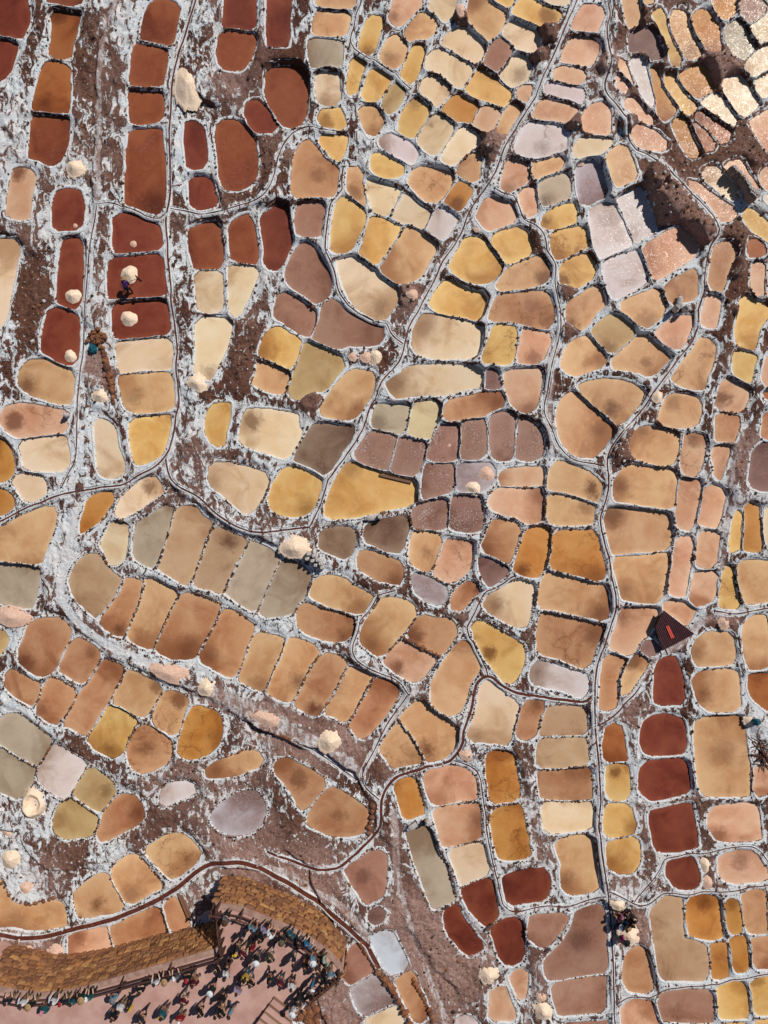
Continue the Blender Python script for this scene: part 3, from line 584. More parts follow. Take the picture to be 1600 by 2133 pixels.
t 155,1328 175,1335 198,1350 210,1362 206,1380 192,1400 180,1422 172,1424 150,1412 122,1395 128,1372 140,1345 s=190,1362
O -15,1308 8,1318 18,1328 10,1348 0,1362 -15,1370
U 368,1060 390,1055 408,1058 420,1075 445,1090 435,1118 425,1142 415,1170 400,1202 392,1219 380,1215 358,1200 328,1185 340,1152 352,1112 362,1080
U 448,1095 470,1105 495,1116 518,1125 508,1150 492,1175 480,1202 465,1235 452,1232 428,1224 401,1219 412,1190 422,1158 432,1125 s=475,1128
G 520,1126 540,1135 560,1145 585,1159 580,1175 565,1205 550,1240 535,1274 520,1268 505,1258 485,1245 468,1238 480,1210 495,1180 508,1152
G 590,1160 610,1168 630,1178 648,1195 645,1215 638,1232 620,1258 605,1278 580,1282 555,1284 538,1274 552,1242 568,1208 582,1178
t 380,1235 402,1240 432,1250 458,1262 455,1280 442,1305 428,1332 410,1360 402,1370 380,1372 355,1369 330,1360 326,1350 335,1325 352,1285 368,1252 s=390,1355
t 462,1270 490,1275 510,1290 529,1305 520,1330 512,1358 502,1385 490,1410 470,1405 445,1392 420,1378 416,1365 430,1338 448,1308 458,1285 s=435,1368
T 535,1318 560,1322 594,1331 588,1358 572,1388 560,1418 550,1440 535,1435 515,1425 495,1414 508,1385 520,1348 s=542,1428
T 600,1330 620,1331 642,1340 664,1351 662,1362 648,1385 635,1408 620,1440 612,1458 595,1459 575,1452 555,1441 568,1410 585,1372 s=622,1420
H 666,1106 690,1101 718,1098 738,1101 741,1110 739,1132 731,1152 728,1164 705,1159 680,1148 668,1140
H 765,1092 790,1085 820,1079 850,1075 852,1092 845,1118 838,1145 830,1150 810,1148 788,1138 762,1128 760,1110
t 752,1145 775,1149 802,1158 825,1168 839,1175 838,1195 834,1215 815,1214 790,1208 765,1195 748,1185 746,1168 s=822,1210
S 866,1055 885,1048 910,1041 935,1039 936,1062 932,1100 898,1100 864,1098 860,1075
S 940,1036 968,1031 992,1030 1002,1042 1005,1070 1006,1098 998,1106 965,1106 935,1101 936,1075
T 860,1110 880,1110 905,1111 921,1119 918,1142 908,1168 896,1191 878,1185 855,1172 855,1140 s=892,1152
P 928,1125 955,1126 986,1131 982,1155 978,1185 962,1200 945,1211 930,1210 915,1202 900,1195 910,1168 918,1145 k
M 865,1194 882,1199 908,1210 930,1225 931,1238 925,1252 915,1260 892,1252 875,1240 865,1230 860,1208
t 940,1260 945,1240 960,1222 982,1210 995,1220 998,1232 982,1245 970,1260 960,1269 940,1265 s=992,1228
T 655,1210 678,1200 700,1200 722,1208 735,1220 760,1232 776,1240 770,1258 762,1274 740,1275 718,1270 685,1260 655,1248 646,1238 648,1222 s=748,1262
t 625,1260 645,1258 670,1270 705,1275 732,1288 740,1300 732,1320 718,1335 695,1335 670,1330 640,1318 622,1305 620,1285 s=715,1325
T 788,1260 800,1245 820,1246 850,1254 866,1268 865,1282 850,1305 830,1325 815,1345 800,1362 790,1366 772,1355 752,1340 751,1325 762,1300 775,1280 s=772,1345
t 880,1281 910,1291 930,1288 945,1300 954,1312 942,1332 928,1352 916,1364 892,1351 865,1338 848,1326 858,1305 870,1288 s=858,1325
P 838,1334 860,1345 885,1358 911,1369 895,1392 875,1415 862,1421 840,1408 815,1392 800,1380 810,1362 822,1348 s=828,1388
T 965,1334 978,1342 990,1365 1000,1382 998,1398 985,1410 975,1432 968,1460 960,1480 940,1490 915,1482 900,1460 900,1430 910,1402 930,1372 948,1350
t 1030,1081 1052,1084 1080,1092 1085,1099 1078,1120 1068,1148 1060,1172 1040,1165 1020,1155 1004,1146 1010,1125 1020,1100 s=1012,1142
a 1102,1102 1120,1099 1141,1099 1144,1118 1142,1150 1135,1172 1125,1195 1115,1202 1095,1198 1071,1188 1078,1165 1088,1135 1092,1115 s=1088,1188
a 1155,1110 1178,1105 1210,1106 1235,1105 1244,1122 1250,1150 1258,1180 1261,1202 1250,1209 1215,1200 1180,1190 1145,1182 1150,1158 1152,1132 k s=1240,1198
D 998,1160 1022,1162 1058,1185 1050,1200 1032,1215 1018,1220 1008,1205 1000,1185
C 1060,1218 1080,1211 1100,1214 1112,1222 1112,1240 1105,1265 1098,1300 1090,1308 1065,1300 1042,1288 1022,1275 1008,1262 1012,1248 1035,1232 s=1032,1262
T 1140,1191 1165,1198 1205,1210 1240,1218 1265,1222 1266,1245 1268,1270 1262,1292 1235,1286 1200,1278 1160,1268 1121,1265 1124,1245 1130,1215 s=1250,1280
t 1130,1276 1165,1284 1205,1292 1235,1300 1256,1305 1255,1322 1242,1342 1235,1365 1222,1391 1200,1385 1170,1372 1140,1365 1121,1358 1120,1325 1124,1295 s=1235,1325 k
L 1112,1380 1135,1378 1165,1388 1200,1400 1225,1408 1224,1425 1222,1450 1200,1448 1170,1435 1140,1430 1110,1422 1105,1408 s=1118,1400
A 984,1302 998,1295 1020,1302 1045,1318 1075,1335 1091,1348 1090,1375 1082,1400 1070,1422 1052,1420 1035,1402 1018,1380 1002,1352 990,1328 s=1020,1358
T 1268,1059 1300,1059 1340,1064 1380,1068 1400,1075 1398,1105 1392,1145 1360,1149 1320,1151 1275,1152 1270,1130 1264,1100 1262,1080 s=1275,1078
T 1278,1164 1312,1158 1355,1155 1388,1150 1389,1170 1386,1205 1382,1230 1372,1252 1348,1254 1320,1251 1298,1248 1290,1220 1282,1190 s=1300,1230
P 1420,995 1440,1001 1458,1002 1459,1030 1452,1058 1446,1082 1438,1101 1422,1101 1406,1095 1409,1068 1412,1030
P 1471,1014 1490,1012 1510,1025 1505,1050 1500,1075 1495,1099 1478,1095 1456,1090 1460,1068 1465,1030
P 1412,1121 1440,1119 1444,1135 1440,1165 1432,1200 1426,1242 1410,1242 1395,1235 1398,1205 1405,1170 1408,1140
P 1458,1108 1478,1108 1496,1110 1495,1135 1491,1165 1488,1180 1470,1181 1450,1179 1450,1150
P 1446,1195 1470,1192 1494,1192 1491,1218 1486,1248 1470,1255 1460,1264 1450,1260 1438,1250 1441,1225
A 1535,1065 1541,1061 1547,1065 1546,1088 1544,1118 1540,1142 1520,1149 1522,1125 1528,1092
a 1552,1049 1568,1050 1579,1058 1580,1080 1582,1118 1585,1148 1570,1148 1549,1142 1550,1100
C 1594,1058 1620,1055 1620,1145 1600,1140 1594,1105
A 1515,1179 1528,1180 1530,1205 1535,1232 1542,1255 1542,1265 1520,1265 1499,1264 1502,1230 1505,1205 k
T 1540,1171 1562,1168 1600,1171 1620,1170 1620,1248 1590,1252 1555,1258 1542,1238 1536,1210 1536,1185
P 1294,1270 1325,1268 1360,1266 1372,1272 1368,1295 1350,1320 1335,1340 1318,1361 1310,1365 1292,1358 1271,1350 1278,1322 1288,1295 s=1300,1285
P 1385,1255 1400,1250 1420,1256 1448,1270 1440,1288 1430,1302 1418,1292 1400,1280 1384,1270
D 1340,1332 1360,1335 1380,1352 1355,1368 1332,1352
T 1470,1318 1495,1319 1522,1319 1529,1345 1530,1380 1508,1384 1475,1386 1452,1385 1445,1372 1441,1358 1450,1335 s=1452,1360
T 1558,1292 1575,1282 1595,1282 1598,1305 1598,1390 1575,1392 1558,1392 1552,1362 1548,1325 1550,1305
t 18,1394 40,1402 65,1418 85,1426 82,1445 70,1468 52,1462 32,1448 10,1430 12,1412
t 108,1411 125,1418 142,1430 159,1439 150,1462 138,1482 118,1509 100,1500 75,1482 85,1458 92,1432 s=88,1478
t 215,1372 238,1380 260,1391 252,1415 238,1440 222,1465 208,1492 190,1518 178,1530 162,1522 145,1512 131,1511 148,1485 160,1458 180,1430 205,1392 s=235,1390
T 265,1396 290,1405 315,1418 338,1430 330,1450 315,1478 305,1492 285,1488 262,1475 232,1461 242,1440 255,1418 s=328,1428
T 352,1436 368,1442 385,1452 392,1462 382,1482 378,1505 372,1525 360,1530 342,1520 320,1508 320,1488 330,1462 s=372,1458 k
A 230,1464 240,1472 260,1480 286,1494 282,1510 270,1532 258,1560 252,1572 235,1578 218,1570 198,1558 184,1540 198,1518 210,1495 s=228,1562
t 298,1511 315,1515 335,1528 358,1548 356,1570 345,1588 322,1602 298,1609 280,1602 268,1582 265,1560 275,1535 285,1518 s=308,1555 k
G 12,1490 35,1486 55,1500 82,1520 110,1542 100,1562 88,1585 78,1592 50,1582 25,1565 0,1548 -20,1532 -20,1510
G -20,1545 5,1556 30,1572 55,1588 78,1600 70,1620 60,1640 50,1658 35,1661 15,1652 -5,1645 -20,1642
L 112,1549 135,1562 160,1578 180,1588 175,1605 160,1632 148,1655 130,1665 112,1652 95,1638 78,1622 82,1600 95,1575
O 190,1596 208,1610 230,1628 242,1642 235,1658 222,1675 206,1690 185,1675 152,1655 158,1640 170,1620 s=220,1648
O 150,1665 170,1675 190,1690 206,1705 205,1720 190,1740 165,1742 142,1746 125,1740 112,1728 112,1708 122,1685 132,1670
t 260,1655 280,1660 295,1675 299,1700 288,1715 262,1728 238,1742 212,1754 205,1745 201,1732 212,1715 215,1698 230,1678 242,1662 s=288,1692
a 405,1470 425,1474 445,1480 458,1492 462,1510 460,1532 452,1552 432,1568 412,1578 392,1580 370,1570 375,1548 382,1522 390,1495 k s=445,1532
T 425,1609 445,1592 470,1582 498,1570 528,1562 540,1570 550,1585 538,1595 510,1605 485,1615 458,1618 438,1619 s=450,1605
t 580,1581 598,1580 620,1590 648,1605 672,1622 679,1632 668,1648 650,1668 638,1685 625,1685 615,1662 598,1638 582,1618 572,1598 s=622,1625
M 440,1700 460,1680 485,1662 512,1648 532,1649 548,1665 554,1688 545,1710 530,1730 502,1738 480,1735 460,1730 445,1715
t 668,1369 678,1361 698,1365 724,1380 712,1410 698,1440 682,1465 670,1486 650,1488 638,1482 612,1468 622,1448 638,1415 650,1390 s=655,1480
L 355,1632 385,1628 408,1638 405,1652 380,1662 355,1672 335,1680 335,1650
T 725,1389 750,1395 778,1409 765,1432 752,1455 740,1482 725,1504 710,1500 695,1490 672,1485 688,1458 705,1428
t 782,1412 805,1418 828,1430 830,1445 820,1462 802,1488 785,1510 768,1530 758,1538 745,1532 728,1512 728,1505 740,1488 755,1460 770,1432 s=822,1432
T 872,1460 882,1462 898,1478 922,1492 940,1512 955,1525 950,1545 940,1565 925,1578 905,1586 889,1586 882,1570 865,1540 845,1512 835,1498 848,1480 s=890,1562
T 830,1502 842,1520 858,1540 870,1562 885,1585 860,1590 835,1595 818,1599 808,1582 792,1562 798,1548 812,1528 k s=860,1572
t 688,1641 702,1644 725,1658 750,1675 765,1689 766,1708 761,1730 745,1736 720,1741 692,1739 668,1730 642,1718 645,1695 660,1672 675,1652 s=705,1698
a 820,1635 840,1625 866,1620 872,1645 880,1670 886,1692 865,1700 842,1709 838,1690 830,1662
C 1008,1419 1020,1419 1035,1432 1052,1450 1075,1460 1081,1472 1072,1498 1065,1525 1061,1550 1040,1548 1010,1544 978,1542 975,1532 985,1510 995,1480 999,1445 s=995,1532
t 1092,1464 1112,1460 1132,1462 1134,1475 1125,1495 1118,1520 1112,1538 1095,1538 1078,1536 1079,1518 1085,1488 s=1118,1465
U 1139,1475 1165,1472 1195,1472 1218,1475 1221,1500 1220,1531 1190,1532 1155,1532 1125,1534 1128,1510
U 1125,1538 1158,1536 1190,1535 1219,1535 1222,1562 1228,1592 1195,1596 1160,1599 1119,1596 1120,1565
t 1121,1604 1155,1604 1190,1600 1228,1596 1230,1625 1231,1664 1200,1666 1160,1665 1130,1662 1125,1638
C 1132,1670 1165,1669 1200,1669 1231,1670 1234,1695 1232,1725 1210,1726 1180,1730 1148,1734 1136,1730 1131,1705
P 882,1612 905,1600 932,1596 960,1598 982,1608 988,1625 992,1650 995,1666 968,1669 932,1672 902,1678 890,1650
P 902,1685 930,1679 962,1672 996,1671 999,1700 1002,1748 978,1752 950,1760 922,1762 915,1735 908,1710 s=995,1710
a 1015,1568 1038,1565 1060,1566 1070,1580 1075,1612 1080,1640 1081,1662 1060,1668 1040,1671 1022,1671 1020,1640 1015,1608 k
a 1028,1688 1050,1681 1088,1679 1090,1708 1098,1740 1104,1786 1075,1789 1048,1790 1038,1785 1030,1750 1024,1715 k
R 1365,1395 1375,1375 1392,1369 1405,1368 1412,1382 1420,1412 1424,1442 1426,1464 1405,1466 1380,1466 1365,1460 1362,1450 1364,1420
t 1265,1362 1285,1368 1308,1375 1295,1392 1288,1412 1286,1438 1282,1470 1270,1478 1251,1479 1252,1450 1254,1412 1258,1382
T 1328,1360 1340,1368 1350,1378 1338,1400 1322,1422 1310,1440 1302,1448 1294,1445 1295,1418 1300,1392 1312,1378 s=1318,1378
T 1458,1400 1488,1396 1532,1394 1536,1412 1540,1450 1540,1472 1535,1479 1508,1480 1478,1479 1462,1470 1452,1452 1446,1432 1444,1415 s=1465,1442
B 1562,1405 1585,1404 1620,1410 1620,1480 1598,1481 1582,1465 1565,1450 1560,1430
R 1342,1502 1358,1494 1380,1488 1400,1490 1420,1502 1426,1522 1428,1550 1424,1568 1395,1571 1360,1572 1342,1568 1335,1550 1336,1525
B 1260,1522 1272,1510 1290,1508 1296,1525 1300,1555 1305,1584 1282,1586 1261,1588 1258,1555
A 1265,1591 1285,1591 1306,1590 1309,1615 1312,1645 1312,1660 1300,1665 1275,1665 1265,1658 1264,1625 s=1282,1608
R 1338,1590 1360,1586 1395,1582 1425,1582 1432,1598 1436,1625 1436,1648 1415,1654 1385,1662 1355,1665 1332,1650 1332,1620
T 1450,1502 1470,1495 1505,1492 1545,1492 1550,1520 1554,1558 1560,1600 1562,1638 1560,1655 1530,1658 1495,1658 1465,1654 1458,1638 1452,1600 1448,1550 s=1508,1570
A 1262,1675 1285,1676 1312,1676 1318,1700 1324,1728 1310,1738 1282,1742 1260,1741 1260,1708 s=1315,1722
P 1488,1680 1518,1678 1550,1675 1572,1672 1578,1695 1582,1725 1584,1748 1550,1750 1512,1750 1492,1745 1478,1725 1476,1698 s=1498,1740
P 1572,1600 1590,1590 1602,1620 1602,1650 1580,1658 1570,1638
T 300,1770 320,1758 350,1740 372,1735 385,1742 400,1755 415,1770 416,1785 400,1802 382,1818 362,1831 342,1818 322,1795 310,1780 k s=390,1790
T 235,1810 250,1795 270,1782 288,1782 300,1795 320,1815 336,1840 335,1848 318,1855 295,1872 268,1882 258,1872 245,1848 235,1830 s=278,1858
T 215,1820 228,1822 238,1848 250,1870 258,1882 248,1895 230,1902 208,1902 185,1910 165,1908 160,1890 152,1870 160,1855 185,1835 s=202,1885
T -15,1820 0,1832 12,1855 25,1878 38,1886 65,1888 95,1880 122,1878 132,1885 136,1905 139,1922 130,1929 108,1932 82,1936 55,1935 35,1930 15,1928 -15,1925 s=35,1915
P 145,1948 170,1942 200,1935 221,1931 228,1950 234,1978 210,1985 175,1990 145,1991 s=162,1952
t 230,1931 250,1925 275,1912 305,1898 335,1888 342,1910 350,1942 325,1950 282,1960 242,1974 235,1952
t 341,1882 368,1868 378,1890 388,1912 395,1930 375,1938 358,1942 350,1912
K 725,1805 750,1790 775,1775 795,1772 805,1785 804,1822 800,1860 790,1870 768,1881 758,1878 742,1852 725,1825 719,1812 s=755,1830
D 770,1900 790,1890 802,1900 800,1912 790,1920 778,1925 768,1912
W 770,1955 790,1945 810,1940 820,1948 832,1972 851,2015 835,2025 818,2035 802,2015 785,1982
K 732,1972 748,1962 758,1978 770,2002 780,2022 760,2035 740,2048 728,2050 718,2035 712,2022 722,2002
G 846,1725 870,1722 895,1720 902,1745 910,1780 928,1800 935,1830 942,1860 949,1875 928,1882 902,1891 892,1868 875,1822 858,1772
C 938,1768 972,1758 1004,1752 1010,1780 1019,1820 990,1828 961,1842 952,1815 942,1790
R 962,1852 985,1838 1012,1829 1026,1838 1031,1868 1036,1905 1025,1920 1012,1929 998,1915 978,1892 968,1872
R 926,1895 942,1885 955,1880 960,1905 972,1925 990,1948 1009,1970 995,1980 979,1989 962,1978 940,1952 929,1932
M 732,2060 745,2047 766,2037 786,2028 798,2045 809,2064 824,2086 809,2096 786,2107 762,2116 749,2105 738,2082
C 762,2122 783,2111 809,2099 824,2096 835,2112 843,2133 843,2152 771,2152
t 824,2039 839,2030 856,2022 863,2032 869,2051 880,2077 891,2111 884,2122 871,2131 859,2118 844,2084 831,2056
R 1048,1826 1075,1817 1110,1810 1135,1810 1142,1823 1146,1843 1140,1868 1125,1876 1092,1878 1062,1884 1055,1873
R 1028,1930 1050,1917 1072,1912 1086,1918 1091,1933 1090,1963 1088,1998 1075,2006 1055,2010 1040,1990 1032,1963 1024,1943
K 1105,1908 1130,1906 1165,1903 1185,1906 1182,1918 1172,1933 1160,1946 1152,1960 1132,1973 1120,1968 1100,1950 1102,1933
K 1202,1898 1228,1888 1255,1883 1259,1903 1261,1946 1262,1996 1264,2024 1232,2029 1188,2036 1145,2040 1136,2028 1134,2003 1150,1986 1172,1966 1188,1940 1195,1918 s=1210,1958
K 1150,2050 1182,2040 1225,2033 1261,2030 1261,2058 1260,2106 1225,2108 1165,2114 1160,2100 1152,2076
T 1158,1752 1188,1744 1232,1739 1236,1766 1241,1808 1245,1853 1215,1860 1188,1864 1178,1856 1169,1840 1170,1818 1172,1798 1162,1776 s=1178,1836
P 1062,2030 1080,2020 1098,2019 1099,2040 1095,2068 1086,2088 1078,2068 1068,2048
P 1022,2068 1035,2058 1050,2054 1060,2078 1072,2108 1075,2126 1050,2124 1021,2124 1020,2093
L 955,2116 982,2118 1000,2143 950,2153
K 1170,2134 1225,2130 1270,2128 1270,2163 1170,2163
A 1266,1756 1295,1748 1325,1744 1331,1758 1332,1788 1325,1810 1310,1818 1290,1817 1270,1806 1265,1783 s=1275,1798
R 1352,1693 1380,1686 1412,1678 1438,1672 1442,1696 1448,1726 1451,1766 1425,1770 1390,1774 1370,1772 1362,1758 1358,1733
R 1390,1798 1415,1788 1440,1786 1448,1798 1455,1820 1458,1833 1452,1848 1435,1850 1415,1850 1400,1840 1389,1820
P 1498,1788 1510,1780 1540,1773 1562,1772 1572,1778 1585,1798 1598,1813 1595,1833 1562,1836 1530,1837 1510,1833 1499,1818 s=1545,1793
U 1380,1873 1390,1867 1421,1870 1420,1896 1422,1930 1424,1956 1445,1960 1470,1970 1475,1988 1478,2020 1472,2038 1445,2042 1408,2040 1380,2039 1372,2020 1368,1983 1360,1940 1356,1898
a 1432,1876 1448,1866 1472,1866 1500,1873 1504,1908 1509,1948 1488,1956 1462,1953 1435,1946 1431,1908 s=1465,1880
a 1509,1876 1530,1872 1538,1883 1542,1913 1546,1942 1532,1944 1516,1943 1511,1913 s=1522,1883
t 1546,1863 1570,1856 1592,1853 1595,1878 1598,1938 1598,1942 1575,1942 1556,1939 1550,1903
a 1481,1966 1512,1960 1516,1983 1518,2033 1500,2038 1482,2036 1481,1996
a 1520,1950 1549,1947 1556,1963 1559,1996 1561,2020 1545,2024 1528,2022 1524,1988
t 1566,1956 1600,1953 1620,1950 1620,2016 1600,2017 1570,2014 1568,1983
t 1320,1973 1335,1970 1345,1978 1350,1998 1356,2026 1359,2048 1356,2066 1335,2067 1308,2060 1299,2043 1298,2018 1302,1993
A 1495,2053 1522,2048 1552,2047 1558,2070 1561,2096 1560,2119 1530,2120 1498,2119
A 1562,2043 1585,2037 1620,2033 1620,2108 1595,2113 1570,2113 1568,2083 s=1572,2046
K 1372,2077 1390,2066 1425,2060 1462,2063 1485,2068 1485,2096 1485,2129 1450,2129 1418,2126 1382,2126 1375,2103
P 1294,2103 1310,2086 1332,2080 1355,2086 1362,2106 1370,2133 1370,2163 1300,2163 s=1345,2113
A 1568,2128 1620,2123 1620,2163 1568,2163
K 1385,2137 1485,2137 1485,2163 1385,2163
A 1498,2133 1560,2133 1560,2163 1498,2163
t 1604,1853 1625,1850 1625,1938 1604,1938
"""
# ------------------------------------------------------------ pond outlines (photograph pixels)
PAL = {  # centre colour, paler margin colour, (cracks, specks, sparkle), colour words
 'R': ((110, 44, 29), (142, 74, 50), (0, 0, 0), 'deep red-brown'),
 'r': ((126, 58, 31), (152, 88, 56), (0, .12, 0), 'rust-brown'),
 'B': ((156, 86, 40), (172, 108, 62), (0, .05, .3), 'brown amber'),
 'a': ((186, 120, 52), (204, 150, 86), (0, 0, .5), 'dark amber'),
 'A': ((210, 156, 84), (232, 194, 128), (0, 0, .5), 'golden amber'),
 'O': ((182, 144, 96), (206, 176, 128), (0, 0, .5), 'olive gold'),
 'T': ((198, 145, 100), (226, 186, 140), (0, 0, .8), 'tan'),
 't': ((176, 118, 80), (206, 160, 120), (0, .06, .6), 'brown'),
 'C': ((226, 193, 152), (236, 214, 184), (0, 0, .7), 'cream'),
 'P': ((206, 148, 112), (228, 188, 156), (0, .05, 1.0), 'pinkish tan'),
 'L': ((210, 190, 180), (228, 216, 214), (0, .1, .9), 'pale pinkish white'),
 'G': ((172, 152, 128), (194, 176, 152), (0, .08, .4), 'grey-beige'),
 'K': ((152, 104, 82), (176, 136, 114), (0, .15, .4), 'chocolate brown'),
 'H': ((118, 86, 64), (160, 134, 112), (0, .2, .4), 'dark taupe'),
 'S': ((142, 100, 84), (170, 134, 118), (0, 1.0, .4), 'white-speckled maroon'),
 'M': ((150, 122, 118), (196, 186, 188), (0, .8, .2), 'mauve-grey'),
 'Y': ((208, 188, 144), (214, 200, 164), (0, 0, .4), 'pale sand'),
 'U': ((180, 142, 106), (202, 170, 136), (0, .05, .4), 'beige'),
 'D': ((112, 76, 66), (150, 116, 106), (0, .3, 0), 'drying mauve-brown'),
 'W': ((198, 204, 214), (210, 214, 222), (0, .1, .2), 'icy white'),
}
PONDS = []
for ln in PONDS_TXT.strip().splitlines():
    tk = ln.split()
    s = None; k = 0; pts = []
    for q in tk[1:]:
        if q == 'k': k = 1
        elif q[0] == 's': s = tuple(map(float, q[2:].split(',')))
        else: pts.append(tuple(map(float, q.split(','))))
    PONDS.append(dict(code=tk[0], px=np.array(pts), s=s, k=k))

def chaikin(p, it=2, q=0.09):
    for _ in range(it):
        n = np.roll(p, -1, axis=0)
        p = np.stack([p * (1 - q) + n * q, p * q + n * (1 - q)], 1).reshape(-1, 2)
    return p
def resample(p, step, closed=True):
    if closed: p = np.vstack([p, p[:1]])
    seg = np.hypot(*(p[1:] - p[:-1]).T); cs = np.concatenate([[0], np.cumsum(seg)])
    n = max(6, int(round(cs[-1] / step)))
    tt = np.linspace(0, cs[-1], n, endpoint=not closed)
    return np.stack([np.interp(tt, cs, p[:, 0]), np.interp(tt, cs, p[:, 1])], 1)
def inside(p, poly):
    x, y = p[:, 0], p[:, 1]; r = np.zeros(len(p), bool)
    a = poly; b = np.roll(poly, -1, axis=0)
    for (x1, y1), (x2, y2) in zip(a, b):
        c = ((y1 > y) != (y2 > y))
        if c.any():
            xx = (x2 - x1) * (y - y1) / (y2 - y1 + 1e-12) + x1
            r ^= c & (x < xx)
    return r
def segdist(p, poly, closed=True):
    a = poly if closed else poly[:-1]; b = np.roll(poly, -1, axis=0) if closed else poly[1:]
    best = np.full(len(p), 1e9)
    for (x1, y1), (x2, y2) in zip(a, b):
        dx, dy = x2 - x1, y2 - y1; l2 = dx * dx + dy * dy + 1e-12
        t = np.clip(((p[:, 0] - x1) * dx + (p[:, 1] - y1) * dy) / l2, 0, 1)
        d = (p[:, 0] - x1 - t * dx) ** 2 + (p[:, 1] - y1 - t * dy) ** 2
        np.minimum(best, d, out=best)
    return np.sqrt(best)

for i, P in enumerate(PONDS):
    c = P['px'].mean(0); P['cpx'] = c
    x, y, z = at(c[0], c[1]); z += R.uniform(-0.10, 0.10) + sum(l[2] for l in LIFT if inside(np.array([l[:2]]), P['px'])[0])
    if P['code'] == 'D': z += 0.05
    P['z'] = z
    w = np.stack(unproj(P['px'][:, 0], P['px'][:, 1], z), 1)
    ar = 0.5 * np.sum(w[:, 0] * np.roll(w[:, 1], -1) - w[:, 1] * np.roll(w[:, 0], -1))
    if ar < 0: w = w[::-1]
    P['area'] = abs(ar)
    w = resample(chaikin(w), 0.15)
    P['o'] = w
    P['box'] = (*w.min(0), *w.max(0))
# keep a divider between neighbours
for it in range(2):
    for i, P in enumerate(PONDS):
        o = P['o']; gap = np.full(len(o), 9.0); b = P['box']
        for j, Q in enumerate(PONDS):
            if j == i: continue
            q = Q['box']
            if q[0] > b[2] + .7 or q[2] < b[0] - .7 or q[1] > b[3] + .7 or q[3] < b[1] - .7: continue
            near = (o[:, 0] > q[0] - .7) & (o[:, 0] < q[2] + .7) & (o[:, 1] > q[1] - .7) & (o[:, 1] < q[3] + .7)
            if not near.any(): continue
            pp = o[near]; d = segdist(pp, Q['o'][::2]); ins = inside(pp, Q['o'][::2])
            d[ins] *= -1; gap[near] = np.minimum(gap[near], d)
        P['gap'] = gap
        if it == 0:
            tn = np.roll(o, -1, 0) - np.roll(o, 1, 0); tn /= np.hypot(tn[:, 0], tn[:, 1])[:, None] + 1e-9
            inn = np.stack([-tn[:, 1], tn[:, 0]], 1)
            sh = np.clip((0.10 - gap) / 2, -0.13, 0.3)
            sh = (sh + np.roll(sh, 1) + np.roll(sh, -1)) / 3
            P['new'] = o + inn * sh[:, None]
    if it == 0:
        for P in PONDS:
            P['o'] = P['new']
for i, P in enumerate(PONDS):      # hand-built wobble of the rims
    o = P['o']; n = len(o)
    tn = np.roll(o, -1, 0) - np.roll(o, 1, 0); tn /= np.hypot(tn[:, 0], tn[:, 1])[:, None] + 1e-9
    P['out'] = np.stack([tn[:, 1], -tn[:, 0]], 1)
    wob = (fbm(o[:, 0], o[:, 1], 3, 1.6) - 0.5) * 0.16
    P['o'] = o + P['out'] * wob[:, None]
    P['w'] = np.clip(P['gap'] * 0.5 - 0.005, 0.045, 0.17)

# ------------------------------------------------------------ channels and trodden paths (photograph pixels)
def poly_world(pts, dz=0.0):
    w = np.array([at(a, b, dz)[:2] for a, b in pts]); return w
CH = [(np.array(p, float), wd) for p, wd in CHANNELS]
chw = []
for p, wd in CH:
    w = poly_world(p)
    q = w.copy()
    for _ in range(2):      # open Chaikin
        a = q[:-1] * .75 + q[1:] * .25; b = q[:-1] * .25 + q[1:] * .75
        q = np.vstack([q[:1], np.stack([a, b], 1).reshape(-1, 2), q[-1:]])
    chw.append([resample(q, 0.18, False), wd])
PTW = []
for p, wd, tone in PATHS:
    q = poly_world(np.array(p, float))
    for _ in range(2):
        a = q[:-1] * .75 + q[1:] * .25; b = q[:-1] * .25 + q[1:] * .75
        q = np.vstack([q[:1], np.stack([a, b], 1).reshape(-1, 2), q[-1:]])
    PTW.append((resample(q, 0.5, False), wd, tone))

